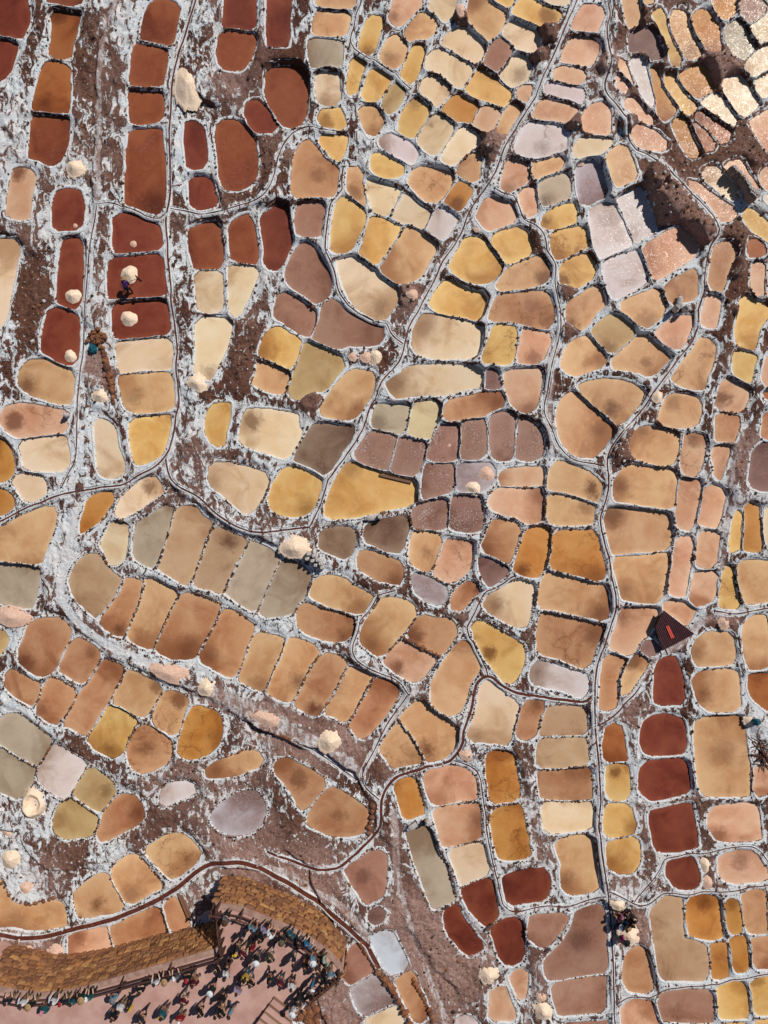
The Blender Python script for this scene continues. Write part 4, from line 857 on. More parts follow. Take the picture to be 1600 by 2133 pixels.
# ------------------------------------------------------------ ground sheet
ST = 0.078
xs = np.concatenate([-30 - np.cumsum(np.linspace(.1, 4.2, 22))[::-1], np.arange(-30, 30, ST), 30 + np.cumsum(np.linspace(.1, 4.2, 22))])
ys = np.concatenate([-39.5 - np.cumsum(np.linspace(.1, 4.2, 22))[::-1], np.arange(-39.5, 38.5, ST), 38.5 + np.cumsum(np.linspace(.1, 4.2, 22))])
GX, GY = np.meshgrid(xs, ys, indexing='ij'); nx, ny = GX.shape
base = level(np.clip(GX, -36, 36), np.clip(GY, -46, 46))
W = np.full((nx, ny), 1e-3); WH = base * 1e-3 + 0.0
D1 = np.full((nx, ny), 9.0); IN = np.full((nx, ny), -1, np.int32)
for i, P in enumerate(PONDS):
    b = P['box']; m = 2.6
    i0, i1 = np.searchsorted(xs, (b[0] - m, b[2] + m)); j0, j1 = np.searchsorted(ys, (b[1] - m, b[3] + m))
    if i1 <= i0 or j1 <= j0: continue
    # distance on a half-resolution lattice, then bilinear back up
    sx = xs[i0:i1]; sy = ys[j0:j1]
    pts = np.stack(np.meshgrid(sx[::2], sy[::2], indexing='ij'), -1)
    sh = pts.shape[:2]; pf = pts.reshape(-1, 2)
    po = P['o'][::4]
    d = segdist(pf, po); ins = inside(pf, po); d[ins] *= -1
    d = d.reshape(sh)
    du = np.repeat(np.repeat(d, 2, 0), 2, 1)[:len(sx), :len(sy)].copy()
    dn = du.copy()
    dn[1:-1:2, :] = 0.5 * (du[0:-2:2, :][:dn[1:-1:2].shape[0]] + du[2::2, :][:dn[1:-1:2].shape[0]])
    dm = dn.copy()
    dm[:, 1:-1:2] = 0.5 * (dn[:, 0:-2:2][:, :dm[:, 1:-1:2].shape[1]] + dn[:, 2::2][:, :dm[:, 1:-1:2].shape[1]])
    d = dm
    sl = (slice(i0, i1), slice(j0, j1))
    dd = np.maximum(d, 0)
    fall = sstep(2.6, 1.6, dd)
    wt = fall * np.exp(9.0 * np.clip(P['z'] - base[sl], -1, 1)) / (dd + 0.03) ** 3
    W[sl] += wt; WH[sl] += wt * (P['z'] + 0.075)
    D1[sl] = np.minimum(D1[sl], d)
    IN[sl] = np.where(d < 0.0, i, IN[sl])
H = WH / W
bank = sstep(0.12, 0.7, D1)
rough = (fbm(GX, GY, 4, 1.3, 0.6) - 0.5)
ridge = np.abs(fbm(GX + 50, GY * 0.6, 4, 1.9, 0.6) - 0.5)
ridge2 = np.abs(fbm(GX * .8 + 9, GY + 70, 3, 4.2, 0.6) - 0.5)
H += bank * (rough * 0.34 + ridge * 0.34 + ridge2 * 0.22 - 0.08)
H += sstep(0.02, 0.2, D1) * (fbm(GX, GY, 2, 5.5) - 0.5) * 0.05
sbase = 0.55 - 0.15 * sstep(-11, 5, GX) + 0.08 * sstep(-12, -22, GY) * sstep(-8, -14, GX)
salt = sbase + (0.97 - sbase) * np.exp(-(np.maximum(D1, 0) / 0.24) ** 1.3) + (fbm(GX, GY, 4, 0.33) - 0.5) * 0.9
mauve = np.clip((fbm(GX + 90, GY, 3, 0.2) - 0.52) * 2.0, 0, 0.3)
brown = np.zeros_like(H); even = np.zeros_like(H)
def zone(px, py, r):
    x, y, z = at(px, py); rr = r / FPX * (ZC - z)
    return np.exp(-(((GX - x) ** 2 + (GY - y) ** 2) / rr ** 2) ** 1.5)
for px, py, r, ds, dm, db in ZONES:
    q = zone(px, py, r); salt += ds * (0.85 if db >= .9 else 0.55) * q; mauve = np.clip(mauve + dm * q, 0, 1); brown = np.clip(brown + db * q, 0, 1)
for px, py, r, h in MOUNDS:
    x, y, z = at(px, py); rr = r / FPX * (ZC - z)
    dd = np.hypot(GX - x, GY - y) / rr + rough * 1.1 + (ridge - .2) * 0.9
    bump = sstep(1.2, 0.45, dd) * h * 0.62 * sstep(-0.02, 0.10, D1)
    H += bump; q = sstep(1.3, 0.9, dd); brown = np.clip(brown + q * 0.55, 0, 1); salt -= 0.55 * q; mauve = np.clip(mauve + q * 0.3, 0, 1)
def field_dist(q, m):
    x0, y0 = q.min(0) - m; x1, y1 = q.max(0) + m
    i0, i1 = np.searchsorted(xs, (x0, x1)); j0, j1 = np.searchsorted(ys, (y0, y1))
    sub = (slice(i0, i1), slice(j0, j1)); d = np.full((i1 - i0, j1 - j0), 99.0)
    for a, b in zip(q[:-1], q[1:]):
        k0, k1 = np.searchsorted(xs[i0:i1], (min(a[0], b[0]) - m, max(a[0], b[0]) + m))
        l0, l1 = np.searchsorted(ys[j0:j1], (min(a[1], b[1]) - m, max(a[1], b[1]) + m))
        if k1 <= k0 or l1 <= l0: continue
        X = GX[sub][k0:k1, l0:l1]; Y = GY[sub][k0:k1, l0:l1]
        dx, dy = b - a; t = np.clip(((X - a[0]) * dx + (Y - a[1]) * dy) / (dx * dx + dy * dy + 1e-9), 0, 1)
        d[k0:k1, l0:l1] = np.minimum(d[k0:k1, l0:l1], np.hypot(X - a[0] - t * dx, Y - a[1] - t * dy))
    return sub, d
dry = sstep(0.03, 0.12, D1)
for q, wd, tone in PTW:
    sub, d = field_dist(q, wd * 2)
    f = sstep(wd * 1.15, wd * 0.6, d) * dry[sub]
    salt[sub] = salt[sub] * (1 - f) + f * (0.98 if tone < .5 else 0.53)
    even[sub] = np.maximum(even[sub], f)
    mauve[sub] = mauve[sub] * (1 - f) + f * tone
    H[sub] -= f * bank[sub] * (rough[sub] * 0.3 + ridge[sub] * 0.26)
def gsample(A, x, y):
    x = np.atleast_1d(x); y = np.atleast_1d(y)
    i = np.clip(np.searchsorted(xs, x) - 1, 0, nx - 2); j = np.clip(np.searchsorted(ys, y) - 1, 0, ny - 2)
    fx = np.clip((x - xs[i]) / (xs[i + 1] - xs[i]), 0, 1); fy = np.clip((y - ys[j]) / (ys[j + 1] - ys[j]), 0, 1)
    return (A[i, j] * (1 - fx) + A[i + 1, j] * fx) * (1 - fy) + (A[i, j + 1] * (1 - fx) + A[i + 1, j + 1] * fx) * fy
# channels keep to the bunds: push their lines off the ponds
for c in chw:
    q = c[0]
    for _ in range(14):
        d = gsample(D1, q[:, 0], q[:, 1]); e = 0.12
        gx = gsample(D1, q[:, 0] + e, q[:, 1]) - gsample(D1, q[:, 0] - e, q[:, 1])
        gy = gsample(D1, q[:, 0], q[:, 1] + e) - gsample(D1, q[:, 0], q[:, 1] - e)
        g = np.hypot(gx, gy) + 1e-6; mv = np.clip(0.30 - d, 0, 0.08)
        q = q + np.stack([gx / g, gy / g], 1) * mv[:, None]
        q[1:-1] = q[1:-1] * 0.5 + 0.25 * (q[:-2] + q[2:])
    c[0] = q
CHZ = []
for q, wd in chw:
    sub, d = field_dist(q, 0.9)
    f = sstep(0.42 + wd, 0.10, d) * dry[sub]
    salt[sub] = np.maximum(salt[sub], f * 0.82); H[sub] += f * 0.05
for q, wd in chw:
    z = gsample(H, q[:, 0], q[:, 1])
    for _ in range(6): z[1:-1] = (z[:-2] + z[1:-1] * 2 + z[2:]) / 4
    CHZ.append(z)
for (q, wd), z in zip(chw, CHZ):
    sub, d = field_dist(q, 0.5)
    H[sub] -= sstep(wd * 0.5 + 0.13, wd * 0.5 + 0.02, d) * 0.16
# water basins sink below the brine
for i, P in enumerate(PONDS):
    pass
lv = np.array([P['z'] for P in PONDS])
msk = IN >= 0
H[msk] = lv[IN[msk]] - 0.14 - np.clip(-D1[msk], 0, 0.3) * 0.5
HG = H

def grid_mesh(name, H, cols, mat):
    me = bpy.data.meshes.new(name)
    nv = nx * ny; me.vertices.add(nv)
    co = np.stack([GX, GY, H], -1).astype(np.float32).ravel(); me.vertices.foreach_set('co', co)
    idx = np.arange(nv).reshape(nx, ny)
    f = np.stack([idx[:-1, :-1], idx[1:, :-1], idx[1:, 1:], idx[:-1, 1:]], -1).reshape(-1, 4)
    # leave out the floor well under the larger basins: it is never seen
    deep = (D1 < -0.45)
    keep = ~(deep[:-1, :-1] & deep[1:, :-1] & deep[1:, 1:] & deep[:-1, 1:]).ravel()
    f = f[keep]; nf = len(f)
    me.loops.add(nf * 4); me.loops.foreach_set('vertex_index', f.astype(np.int32).ravel())
    me.polygons.add(nf); me.polygons.foreach_set('loop_start', np.arange(0, nf * 4, 4, dtype=np.int32))
    me.polygons.foreach_set('use_smooth', np.ones(nf, bool))
    at_ = me.attributes.new('gcol', 'FLOAT_COLOR', 'POINT')
    c = np.stack([*cols], -1).astype(np.float32).ravel(); at_.data.foreach_set('color', c)
    me.materials.append(mat); me.update(calc_edges=True)
    bmx = bmesh.new(); bmx.from_mesh(me)
    lo = [v for v in bmx.verts if not v.link_faces]
    bmesh.ops.delete(bmx, geom=lo, context='VERTS'); bmx.to_mesh(me); bmx.free()
    return me
go = link('hillside', grid_mesh('hillside', HG, (np.clip(salt, 0, 1), mauve, brown, 1 - even), M_GROUND))
go['kind'] = 'structure'; go['label'] = 'salt-crusted brown hillside between and around the salt ponds'

# ------------------------------------------------------------ channels
def ribbon(q, z, offs, zo):
    t = np.gradient(q, axis=0); t /= np.hypot(t[:, 0], t[:, 1])[:, None] + 1e-9
    n = np.stack([-t[:, 1], t[:, 0]], 1); k = len(offs); V = np.zeros((len(q), k, 3))
    for i, (o_, h_) in enumerate(zip(offs, zo)):
        jit = (fbm(q[:, 0] + o_ * 9, q[:, 1], 2, 3.0) - .5) * (0.06 if h_ > 0 else 0.0)
        V[:, i, :2] = q + n * (o_ + jit)[:, None]; V[:, i, 2] = z + h_ + jit * .6
    V = V.reshape(-1, 3)
    F = [(j * k + i, j * k + i + 1, (j + 1) * k + i + 1, (j + 1) * k + i) for j in range(len(q) - 1) for i in range(k - 1)]
    return V, F
for ci, ((q, wd), z) in enumerate(zip(chw, CHZ)):
    h = wd / 2
    V, F = ribbon(q, z, (-h - .17, -h - .08, -h - .012, -h, h, h + .012, h + .08, h + .17), (-.10, -.004, .008, -.10, -.10, .008, -.004, -.10))
    me = newmesh('water_channel', V, F, (M_GROUND,), True)
    a = me.attributes.new('gcol', 'FLOAT_COLOR', 'POINT')
    a.data.foreach_set('color', np.tile(np.array([0.80, 0.15, 0, 1], np.float32), len(V)))
    co = link('water_channel', me); co['kind'] = 'structure'
    V, F = ribbon(q, z, (-h - .006, h + .006), (-.035, -.035))
    link('running_brine', newmesh('running_brine', V, F, (M_CHAN,), True), co)

# ------------------------------------------------------------ ponds
ICO = bmesh.new(); bmesh.ops.create_icosphere(ICO, subdivisions=1, radius=1.0)
ICOV = np.array([v.co[:] for v in ICO.verts]); ICOF = [tuple(v.index for v in f.verts) for f in ICO.faces]; ICO.free()
def stone_verts(r, rng, flat=0.7):
    s = np.array([r * rng.uniform(.8, 1.35), r * rng.uniform(.75, 1.1), r * flat * rng.uniform(.8, 1.2)])
    v = ICOV * (1 + np.array([[rng.uniform(-.16, .16)] for _ in ICOV])) * s
    a = rng.uniform(0, 6.28); c, s_ = math.cos(a), math.sin(a)
    return np.stack([v[:, 0] * c - v[:, 1] * s_, v[:, 0] * s_ + v[:, 1] * c, v[:, 2]], 1)
def stones_mesh(name, spots, mats, pick):
    """spots: x, y, z, radius. One joined part of many little stones."""
    V = []; F = []; MI = []; b = 0
    for x, y, z, r in spots:
        v = stone_verts(r, R) + np.array([x, y, z]); V.append(v)
        F += [tuple(b + k for k in f) for f in ICOF]; MI += [pick()] * len(ICOF); b += len(v)
    return newmesh(name, np.vstack(V), F, mats, False, MI)

def shape_word(P):
    o = P['o']; c = o - o.mean(0); u, s, vt = np.linalg.svd(c, full_matrices=False)
    q = c @ vt.T; e = np.ptp(q, axis=0); ratio = e[0] / max(e[1], 1e-3)
    per = np.sum(np.hypot(*(np.roll(o, -1, 0) - o).T)); A = P['area']
    fill = A / (e[0] * e[1] + 1e-6)
    if ratio > 2.3: return 'long narrow'
    if ratio > 1.55: return 'oblong'
    if fill > 0.83: return 'squarish'
    if 12.57 * A / per ** 2 > 0.84: return 'rounded'
    if fill < 0.62: return 'tapering'
    return 'uneven four-sided'

def rowname(y):
    for k, v in ((5, 'along the top edge'), (18, 'near the top'), (34, 'in the upper part'), (48, 'above the middle'), (60, 'below the middle'), (76, 'in the lower part'), (92, 'near the bottom'), (200, 'along the bottom edge')):
        if y < k: return v
def colname(x):
    for k, v in ((8, 'far left'), (26, 'left'), (42, 'left of centre'), (58, 'centre'), (74, 'right of centre'), (90, 'right'), (200, 'far right')):
        if x < k: return v
def pond_labels():
    info = []
    for P in PONDS:
        cname = PAL[P['code']][3]
        size = 'small' if P['area'] < 7 else ('large' if P['area'] > 17 else 'medium')
        feat = 'cracked ' if P['k'] else ('silt-stained ' if P['s'] else '')
        info.append((size, feat, cname, shape_word(P)))
    C = np.array([P['cpx'] for P in PONDS]); used = {}; out = [None] * len(PONDS)
    def nb(i, d):
        v = C - C[i]; dist = np.hypot(v[:, 0], v[:, 1]); dist[i] = 1e9
        u = {'right of': (-1, 0), 'left of': (1, 0), 'below': (0, -1), 'above': (0, 1)}[d]
        dot = (v[:, 0] * u[0] + v[:, 1] * u[1]) / dist
        dist = np.where(dot > 0.8, dist, 1e9); j = int(np.argmin(dist))
        return j if dist[j] < 190 else None
    cand = []
    for i, P in enumerate(PONDS):
        s, f, c, sh = info[i]; b = f'{f}{c} {sh} salt pond'
        bs = f'{s} {b}'
        zx, zy = colname(P['cpx'][0] / 16), rowname(P['cpx'][1] / 21.33); L = []
        L += [f'{b} {zy}, {zx}', f'{bs} {zy}, {zx}']
        for d in ('right of', 'left of', 'below', 'above'):
            j = nb(i, d)
            if j is None: continue
            L.append(f'{b} {d} a {info[j][2]} pond, {zx} {zy}')
            L.append(f'{b} {d} a {info[j][0]} {info[j][2]} pond, {zx}')
            L.append(f'{b} {d} a {info[j][0]} {info[j][2]} {info[j][3]} pond, {zx}')
            for d2 in ('below', 'above'):
                k = nb(i, d2)
                if k is None or d in ('below', 'above'): continue
                L.append(f'{b} {d} a {info[j][2]} and {d2} a {info[k][2]} pond, {zx}')
                L.append(f'{c} {sh} pond {d} a {info[j][2]} and {d2} a {info[k][2]} pond, {zx}')
        cand.append([q for q in L if len(q.replace('-', ' ').split()) <= 16])
    from collections import Counter
    cnt = Counter(q for L in cand for q in set(L))
    for i, L in enumerate(cand):
        o_ = [q for q in L if cnt[q] == 1]
        out[i] = o_[0] if o_ else None
    left = [i for i in range(len(out)) if out[i] is None]; taken = set(q for q in out if q)
    for i in left:
        for q in cand[i]:
            if q not in taken: out[i] = q; break
        else: out[i] = cand[i][-1]
        taken.add(out[i])
    return out
POND_LAB = pond_labels()
pond_obj = []
for i, P in enumerate(PONDS):
    ca, cb, fx, cname = PAL[P['code']]; o = P['o']; z = P['z']; n = len(o)
    hv = np.array([R.uniform(.95, 1.03)] * 3) * np.array([R.uniform(.99, 1.01) for _ in range(3)])
    cx, cy = o.mean(0)
    root = empty('salt_pond', (cx, cy, z))
    lab = POND_LAB[i]
    tag(root, lab, 'salt pond', 'evaporation ponds terraced on the hillside')
    # brine surface
    lo = o - np.array([cx, cy]); out = P['out']
    edgep = lo + out * 0.05
    b0 = lo.min(0); b1 = lo.max(0); g = 0.34
    gx, gy = np.meshgrid(np.arange(b0[0], b1[0], g), np.arange(b0[1], b1[1], g)); gp = np.stack([gx.ravel(), gy.ravel()], 1)
    gp += NR.uniform(-.06, .06, gp.shape)
    if len(gp):
        gp = gp[inside(gp, lo)]
    if len(gp):
        dg = segdist(gp, lo[::2]); k = dg > 0.12; gp, dg = gp[k], dg[k]
    else: dg = np.zeros(0)
    allp = np.vstack([edgep, gp]) if len(gp) else edgep
    res = geometry.delaunay_2d_cdt([Vector(v) for v in allp], [(a, (a + 1) % n) for a in range(n)], [], 1, 1e-5)
    vv = np.array([v[:] for v in res[0]]); ff = [tuple(f) for f in res[2]]
    orig = res[3]
    ed = np.array([0.0 if not q_ or q_[0] < n else dg[q_[0] - n] for q_ in orig], np.float32)
    bm_v = np.column_stack([vv, np.zeros(len(vv))])
    me = newmesh('brine', bm_v, ff, (M_BRINE,))
    me.flip_normals() if (len(me.polygons) and me.polygons[0].normal.z < 0) else None
    a = me.attributes.new('edge', 'FLOAT', 'POINT'); a.data.foreach_set('value', ed)
    w = link('brine', me, root)
    w['ca'] = [float(v) for v in lin(np.clip(np.array(ca) * hv, 0, 250))]
    w['cb'] = [float(v) for v in lin(np.clip(np.array(cb) * hv, 0, 250))]
    if P['s']:
        sx_, sy_ = unproj(P['s'][0], P['s'][1], z); w['stain'] = [float(sx_), float(sy_), R.uniform(.85, 1.35) * min(1.5, max(.7, math.sqrt(P['area']) / 3.4))]
    else: w['stain'] = [0.0, 0.0, 0.0]
    ga = R.uniform(0, 6.28); gk = R.uniform(.4, 1.25) * (0.45 if P['code'] in 'RW' else 1.0) / max(1.2, math.sqrt(P['area']) * .5)
    if P['s']: ga = math.atan2(sy_ - cy, sx_ - cx) + R.uniform(-.5, .5)
    w['deep'] = [gk * math.cos(ga) * .5, gk * math.sin(ga) * .5, float(-(cx * gk * math.cos(ga) + cy * gk * math.sin(ga)) * .5 + R.uniform(.12, .4))]
    ur = sstep(900, 1250, P['cpx'][0]) * sstep(1100, 650, P['cpx'][1])
    w['fx'] = [float(P['k']), float(fx[1]), float(fx[2] * (0.35 + 0.65 * ur))]
    # lumpy salt rim
    wv = P['w']; offs = (-0.03, 0.0, 0.16, 0.5, 0.85, 1.0)
    V = []; cols = []
    nz = fbm(o[:, 0], o[:, 1], 3, 4.0) - 0.5
    for kk, f_ in enumerate(offs):
        off = np.full(n, -0.03) if kk == 0 else wv * f_
        jit = (fbm(o[:, 0] + 3.1 * kk, o[:, 1] + 7.7, 2, 6.0) - .5) * 0.05 * (1 if 0 < kk < 5 else 0)
        p = lo + out * (off + jit)[:, None]
        gz = gsample(HG, p[:, 0] + cx, p[:, 1] + cy) - z
        if kk == 0: zz = np.full(n, -0.03)
        elif kk == 1: zz = 0.02 + nz * 0.02
        elif kk < 4: zz = np.maximum(0.075 + nz * 0.06, np.minimum(gz, 0.30) * (0.55 if kk == 2 else 0.9))
        elif kk == 4: zz = np.clip(gz, -0.25, 0.5) + 0.02
        else: zz = np.clip(gz, -0.4, 0.5) - 0.05
        V.append(np.column_stack([p, zz]))
        so_ = gsample(sbase, p[:, 0] + cx, p[:, 1] + cy)
        sv = so_ + (1.02 - so_) * (1.0, 1.0, 1.0, 0.95, 0.85, 0.7)[kk]
        cols.append(np.column_stack([sv + nz * 0.55, np.full(n, .05), np.zeros(n), np.ones(n)]))
    V = np.vstack(V); cols = np.clip(np.vstack(cols), 0, 1).astype(np.float32)
    F = [(k * n + j, k * n + (j + 1) % n, (k + 1) * n + (j + 1) % n, (k + 1) * n + j) for k in range(5) for j in range(n)]
    F = [f[::-1] for f in F]
    me = newmesh('salt_rim', V, F, (M_GROUND,), True)
    a = me.attributes.new('gcol', 'FLOAT_COLOR', 'POINT'); a.data.foreach_set('color', cols.ravel())
    link('salt_rim', me, root)
    # stones bedded in the rim
    px_, py_ = P['cpx']
    dens = 0.18
    if 1010 < py_ < 1960 and px_ < 1260: dens = 0.62
    elif px_ < 420 and py_ < 1000: dens = 0.10
    elif py_ < 800: dens = 0.20
    sp = []
    clump = fbm(o[:, 0] + 30, o[:, 1], 2, 0.55)
    gzs = gsample(HG, o[:, 0] + out[:, 0] * wv * .7, o[:, 1] + out[:, 1] * wv * .7) - z
    for j in range(n):
        if R.random() < dens * (1.6 if clump[j] > 0.5 else 0.45):
            f_ = R.uniform(.45, .95); p = lo[j] + out[j] * wv[j] * f_
            gz = float(gzs[j])
            sp.append((p[0], p[1], max(0.05, min(gz, 0.3)) + 0.02, R.uniform(.045, .105) * (1.2 if R.random() < .12 else 1)))
    if sp:
        mid = dens > .5
        me = stones_mesh('rim_stones', sp, (M_ST_DARK, M_ST_BROWN, M_ST_SALT),
                         lambda: R.choices((0, 1, 2), (5, 4, 3) if mid else (5, 2, 3))[0])
        s_ = link('rim_stones', me, root); s_['kind'] = 'stuff'
    pond_obj.append(root)

# ------------------------------------------------------------ viewing terrace at the bottom of the photograph
ZB = at(450, 1850)[2]; ZT = ZB + 3.6
EDGE_PX = [(-90, 2030), (-40, 2047), (0, 2056), (40, 2064), (85, 2069), (130, 2066), (180, 2055), (225, 2042), (275, 2027), (330, 2011), (400, 1991), (438, 1980), (457, 1974),
           (450, 1930), (446, 1881), (500, 1888), (550, 1908), (605, 1930), (650, 1955), (690, 1985), (711, 2010), (715, 2028), (690, 2050), (650, 2083), (604, 2120), (594, 2170), (594, 2230), (-90, 2230)]
EW = np.array([unproj(a, b, ZT) for a, b in EDGE_PX])
def prism(poly, z0, z1):
    n = len(poly); V = [(x, y, z0) for x, y in poly] + [(x, y, z1) for x, y in poly]
    F = [tuple(range(n))[::-1], tuple(range(n, 2 * n))] + [(i, (i + 1) % n, n + (i + 1) % n, n + i) for i in range(n)]
    return V, F
def ccw(p):
    a = np.sum(p[:, 0] * np.roll(p[:, 1], -1) - p[:, 1] * np.roll(p[:, 0], -1)); return p if a > 0 else p[::-1]
cen = EW.mean(0)
core = ccw(EW)
V, F = prism(core, ZB - 4.0, ZT - 0.02)
fl = link('viewing_terrace', newmesh('viewing_terrace', V, F, (M_TERR,))); fl['kind'] = 'structure'
fl['label'] = 'pinkish earth floor of the raised viewing terrace'
def box_stone(seed):
    r = random.Random(seed); j = lambda a: r.uniform(-a, a)
    V = []
    for (y, s) in ((0.0, 1.02), (0.55, .97), (1.0, 0.62)):
        for sx, sz in ((-1, -1), (1, -1), (1, 1), (-1, 1)):
            V.append((sx * .5 * s + j(.09), y + (j(.22) if y == 1.0 else 0), sz * .5 * s + j(.10)))
    F = [(8, 9, 10, 11)]
    for b in (0, 4):
        for k in range(4): F.append((b + k, b + (k + 1) % 4, b + 4 + (k + 1) % 4, b + 4 + k))
    m = newmesh('stone', V, F, (M_WALL,)); m.update(); bmx = bmesh.new(); bmx.from_mesh(m)
    bmesh.ops.recalc_face_normals(bmx, faces=bmx.faces); bmx.to_mesh(m); bmx.free(); return m
STONES = [box_stone(k) for k in range(14)]
def stone_wall(pts, label):
    """dry-laid facing of single blocks along a polyline; outside lies to the left of travel"""
    root = empty('retaining_wall', (float(pts[0][0]), float(pts[0][1]), ZB))
    tag(root, label, 'stone wall', 'stone facings of the viewing terrace')
    q = np.array(pts); seg = np.hypot(*(q[1:] - q[:-1]).T); cs = np.concatenate([[0], np.cumsum(seg)])
    jobs = []; z = ZT - 0.02; row = 0
    # earth joints behind the blocks
    t = np.gradient(q, axis=0); t /= np.hypot(t[:, 0], t[:, 1])[:, None]; nn = np.stack([-t[:, 1], t[:, 0]], 1)
    o2 = q + nn * 0.05; Vv = [(x - root.location.x, y - root.location.y, ZB * 0 - ZB + zz) for zz in (ZB - 1.5, ZT - 0.03) for x, y in o2]
    k = len(q); link('wall_core', newmesh('wall_core', Vv, [(i, i + 1, k + i + 1, k + i) for i in range(k - 1)], (M_MORTAR,)), root)
    while z > ZB - 1.3:
        h = R.uniform(.32, .46); s = -R.uniform(0, .3)
        while s < cs[-1]:
            w = R.uniform(.30, .78); c = s + w / 2
            if 0.02 < c < cs[-1] - 0.02:
                x = np.interp(c, cs, q[:, 0]); y = np.interp(c, cs, q[:, 1])
                i = min(max(np.searchsorted(cs, c) - 1, 0), len(q) - 2); tx, ty = (q[i + 1] - q[i]) / seg[i]
                gz = float(gsample(HG, x - ty * .25, y + tx * .25)[0])
                if z > gz - 0.05: jobs.append((x, y, z - h / 2, w, h, math.atan2(ty, tx)))
            s += w
        z -= h; row += 1
    lay = sorted(range(len(jobs)), key=lambda k: -jobs[k][2])   # upper courses face the drone most openly
    vis = lay[:300]; rest = lay[300:]
    for k in vis:
        x, y, zz, w, h, a = jobs[k]
        o = link('stone', R.choice(STONES), root)
        o.location = (x - root.location.x, y - root.location.y, zz - root.location.z)
        o.rotation_euler = (0, R.uniform(-.14, .14), a); o.scale = (w * .96, R.uniform(.12, .26), h * R.uniform(.82, 1.0))
    if rest:
        Vv = []; Ff = []; b = 0
        for k in rest:
            x, y, zz, w, h, a = jobs[k]; m = R.choice(STONES); c, s = math.cos(a), math.sin(a); d = R.uniform(.10, .2)
            for v in m.vertices:
                lx, ly = v.co.x * w * .95, v.co.y * d
                Vv.append((x + lx * c - ly * s - root.location.x, y + lx * s + ly * c - root.location.y, zz + v.co.z * h * .93 - root.location.z))
            Ff += [tuple(b + i for i in p.vertices) for p in m.polygons]; b += len(m.vertices)
        o = link('lower_course_stones', newmesh('lower_course_stones', Vv, Ff, (M_WALL,)), root); o['kind'] = 'stuff'
    return root
stone_wall(EW[1:13], 'long curving orange-brown stone retaining wall under the left railing')
stone_wall(EW[12:15], 'short shaded stone wall face at the notch of the terrace')
stone_wall(EW[14:21], 'bulging golden stone retaining wall under the right railing')
stone_wall(EW[21:26], 'stone wall facing down the slope at the terrace end')
def inset(p, d):
    t = np.gradient(p, axis=0); t /= np.hypot(t[:, 0], t[:, 1])[:, None] + 1e-9
    return p + np.stack([t[:, 1], -t[:, 0]], 1) * d
for sl_, nm in ((slice(1, 13), 'left'), (slice(14, 22), 'right')):
    p = EW[sl_]; a = inset(p, -0.06); b = inset(p, 0.34); n = len(p)
    V = [(x, y, ZT + 0.05) for x, y in a] + [(x, y, ZT + 0.05) for x, y in b] + [(x, y, ZT - 0.10) for x, y in a] + [(x, y, ZT - 0.10) for x, y in b]
    F = [(i, i + 1, n + i + 1, n + i)[::-1] for i in range(n - 1)] + [(i, 2 * n + i, 2 * n + i + 1, i + 1) for i in range(n - 1)] + [(n + i, n + i + 1, 3 * n + i + 1, 3 * n + i) for i in range(n - 1)]
    o = link('coping', newmesh('coping', V, F, (M_COPE,)))
    tag(o, f'pale mortar coping along the top of the {nm} terrace wall', 'coping')

def tube(p0, p1, r, n=7, r1=None, cap=True):
    p0, p1 = Vector(p0), Vector(p1); d = (p1 - p0); q = d.to_track_quat('Z', 'Y'); r1 = r if r1 is None else r1
    V = []; F = []
    for e, (p, rr) in enumerate(((p0, r), (p1, r1))):
        for k in range(n):
            a = 2 * math.pi * k / n; V.append(p + q @ Vector((rr * math.cos(a), rr * math.sin(a), 0)))
    F += [(k, (k + 1) % n, n + (k + 1) % n, n + k) for k in range(n)]
    if cap: F += [tuple(range(n))[::-1], tuple(range(n, 2 * n))]
    return [tuple(v) for v in V], F
def box(sx, sy, sz, c=(0, 0, 0)):
    V = [(c[0] + a * sx / 2, c[1] + b * sy / 2, c[2] + e * sz / 2) for e in (-1, 1) for a, b in ((-1, -1), (1, -1), (1, 1), (-1, 1))]
    F = [(3, 2, 1, 0), (4, 5, 6, 7), (0, 1, 5, 4), (1, 2, 6, 5), (2, 3, 7, 6), (3, 0, 4, 7)]
    return V, F
def railing(pts, label):
    p = resample(inset(np.array(pts), 0.42), 2.75, False); o0 = p[0]
    root = empty('wooden_railing', (o0[0], o0[1], ZT)); tag(root, label, 'railing', 'timber railings of the viewing terrace')
    for i, (x, y) in enumerate(p - o0):
        t = (p[min(i + 1, len(p) - 1)] - p[max(i - 1, 0)]); t /= np.hypot(*t); nx_, ny_ = -t[1], t[0]
        V, F = tube((x, y, -.02), (x, y, 1.18), .075); link('post', newmesh('post', V, F, (M_WOOD,)), root)
        V, F = tube((x + nx_ * .05, y + ny_ * .05, .75), (x + nx_ * .55, y + ny_ * .55, -.25), .055, 6)
        link('brace', newmesh('brace', V, F, (M_WOOD,)), root)
        if i < len(p) - 1:
            x2, y2 = p[i + 1] - o0
            for z, off in ((.52, .09), (1.02, .09)):
                ax, ay = x + nx_ * off, y + ny_ * off; bx_, by_ = x2 + nx_ * off, y2 + ny_ * off
                V, F = tube((ax - t[0] * .12, ay - t[1] * .12, z + R.uniform(-.02, .02)), (bx_ + t[0] * .1, by_ + t[1] * .1, z + R.uniform(-.02, .02)), .068, 7, .055)
                link('rail', newmesh('rail', V, F, (M_WOOD,)), root)
    return root
railing(EW[1:13], 'dark timber railing along the left curve of the terrace, people leaning on it')
railing(EW[12:15], 'short dark timber railing at the notch between the two terrace walls')
railing(EW[14:22], 'dark timber railing along the bulging right edge of the terrace')
railing(EW[21:24], 'short timber railing on the downhill corner of the terrace')
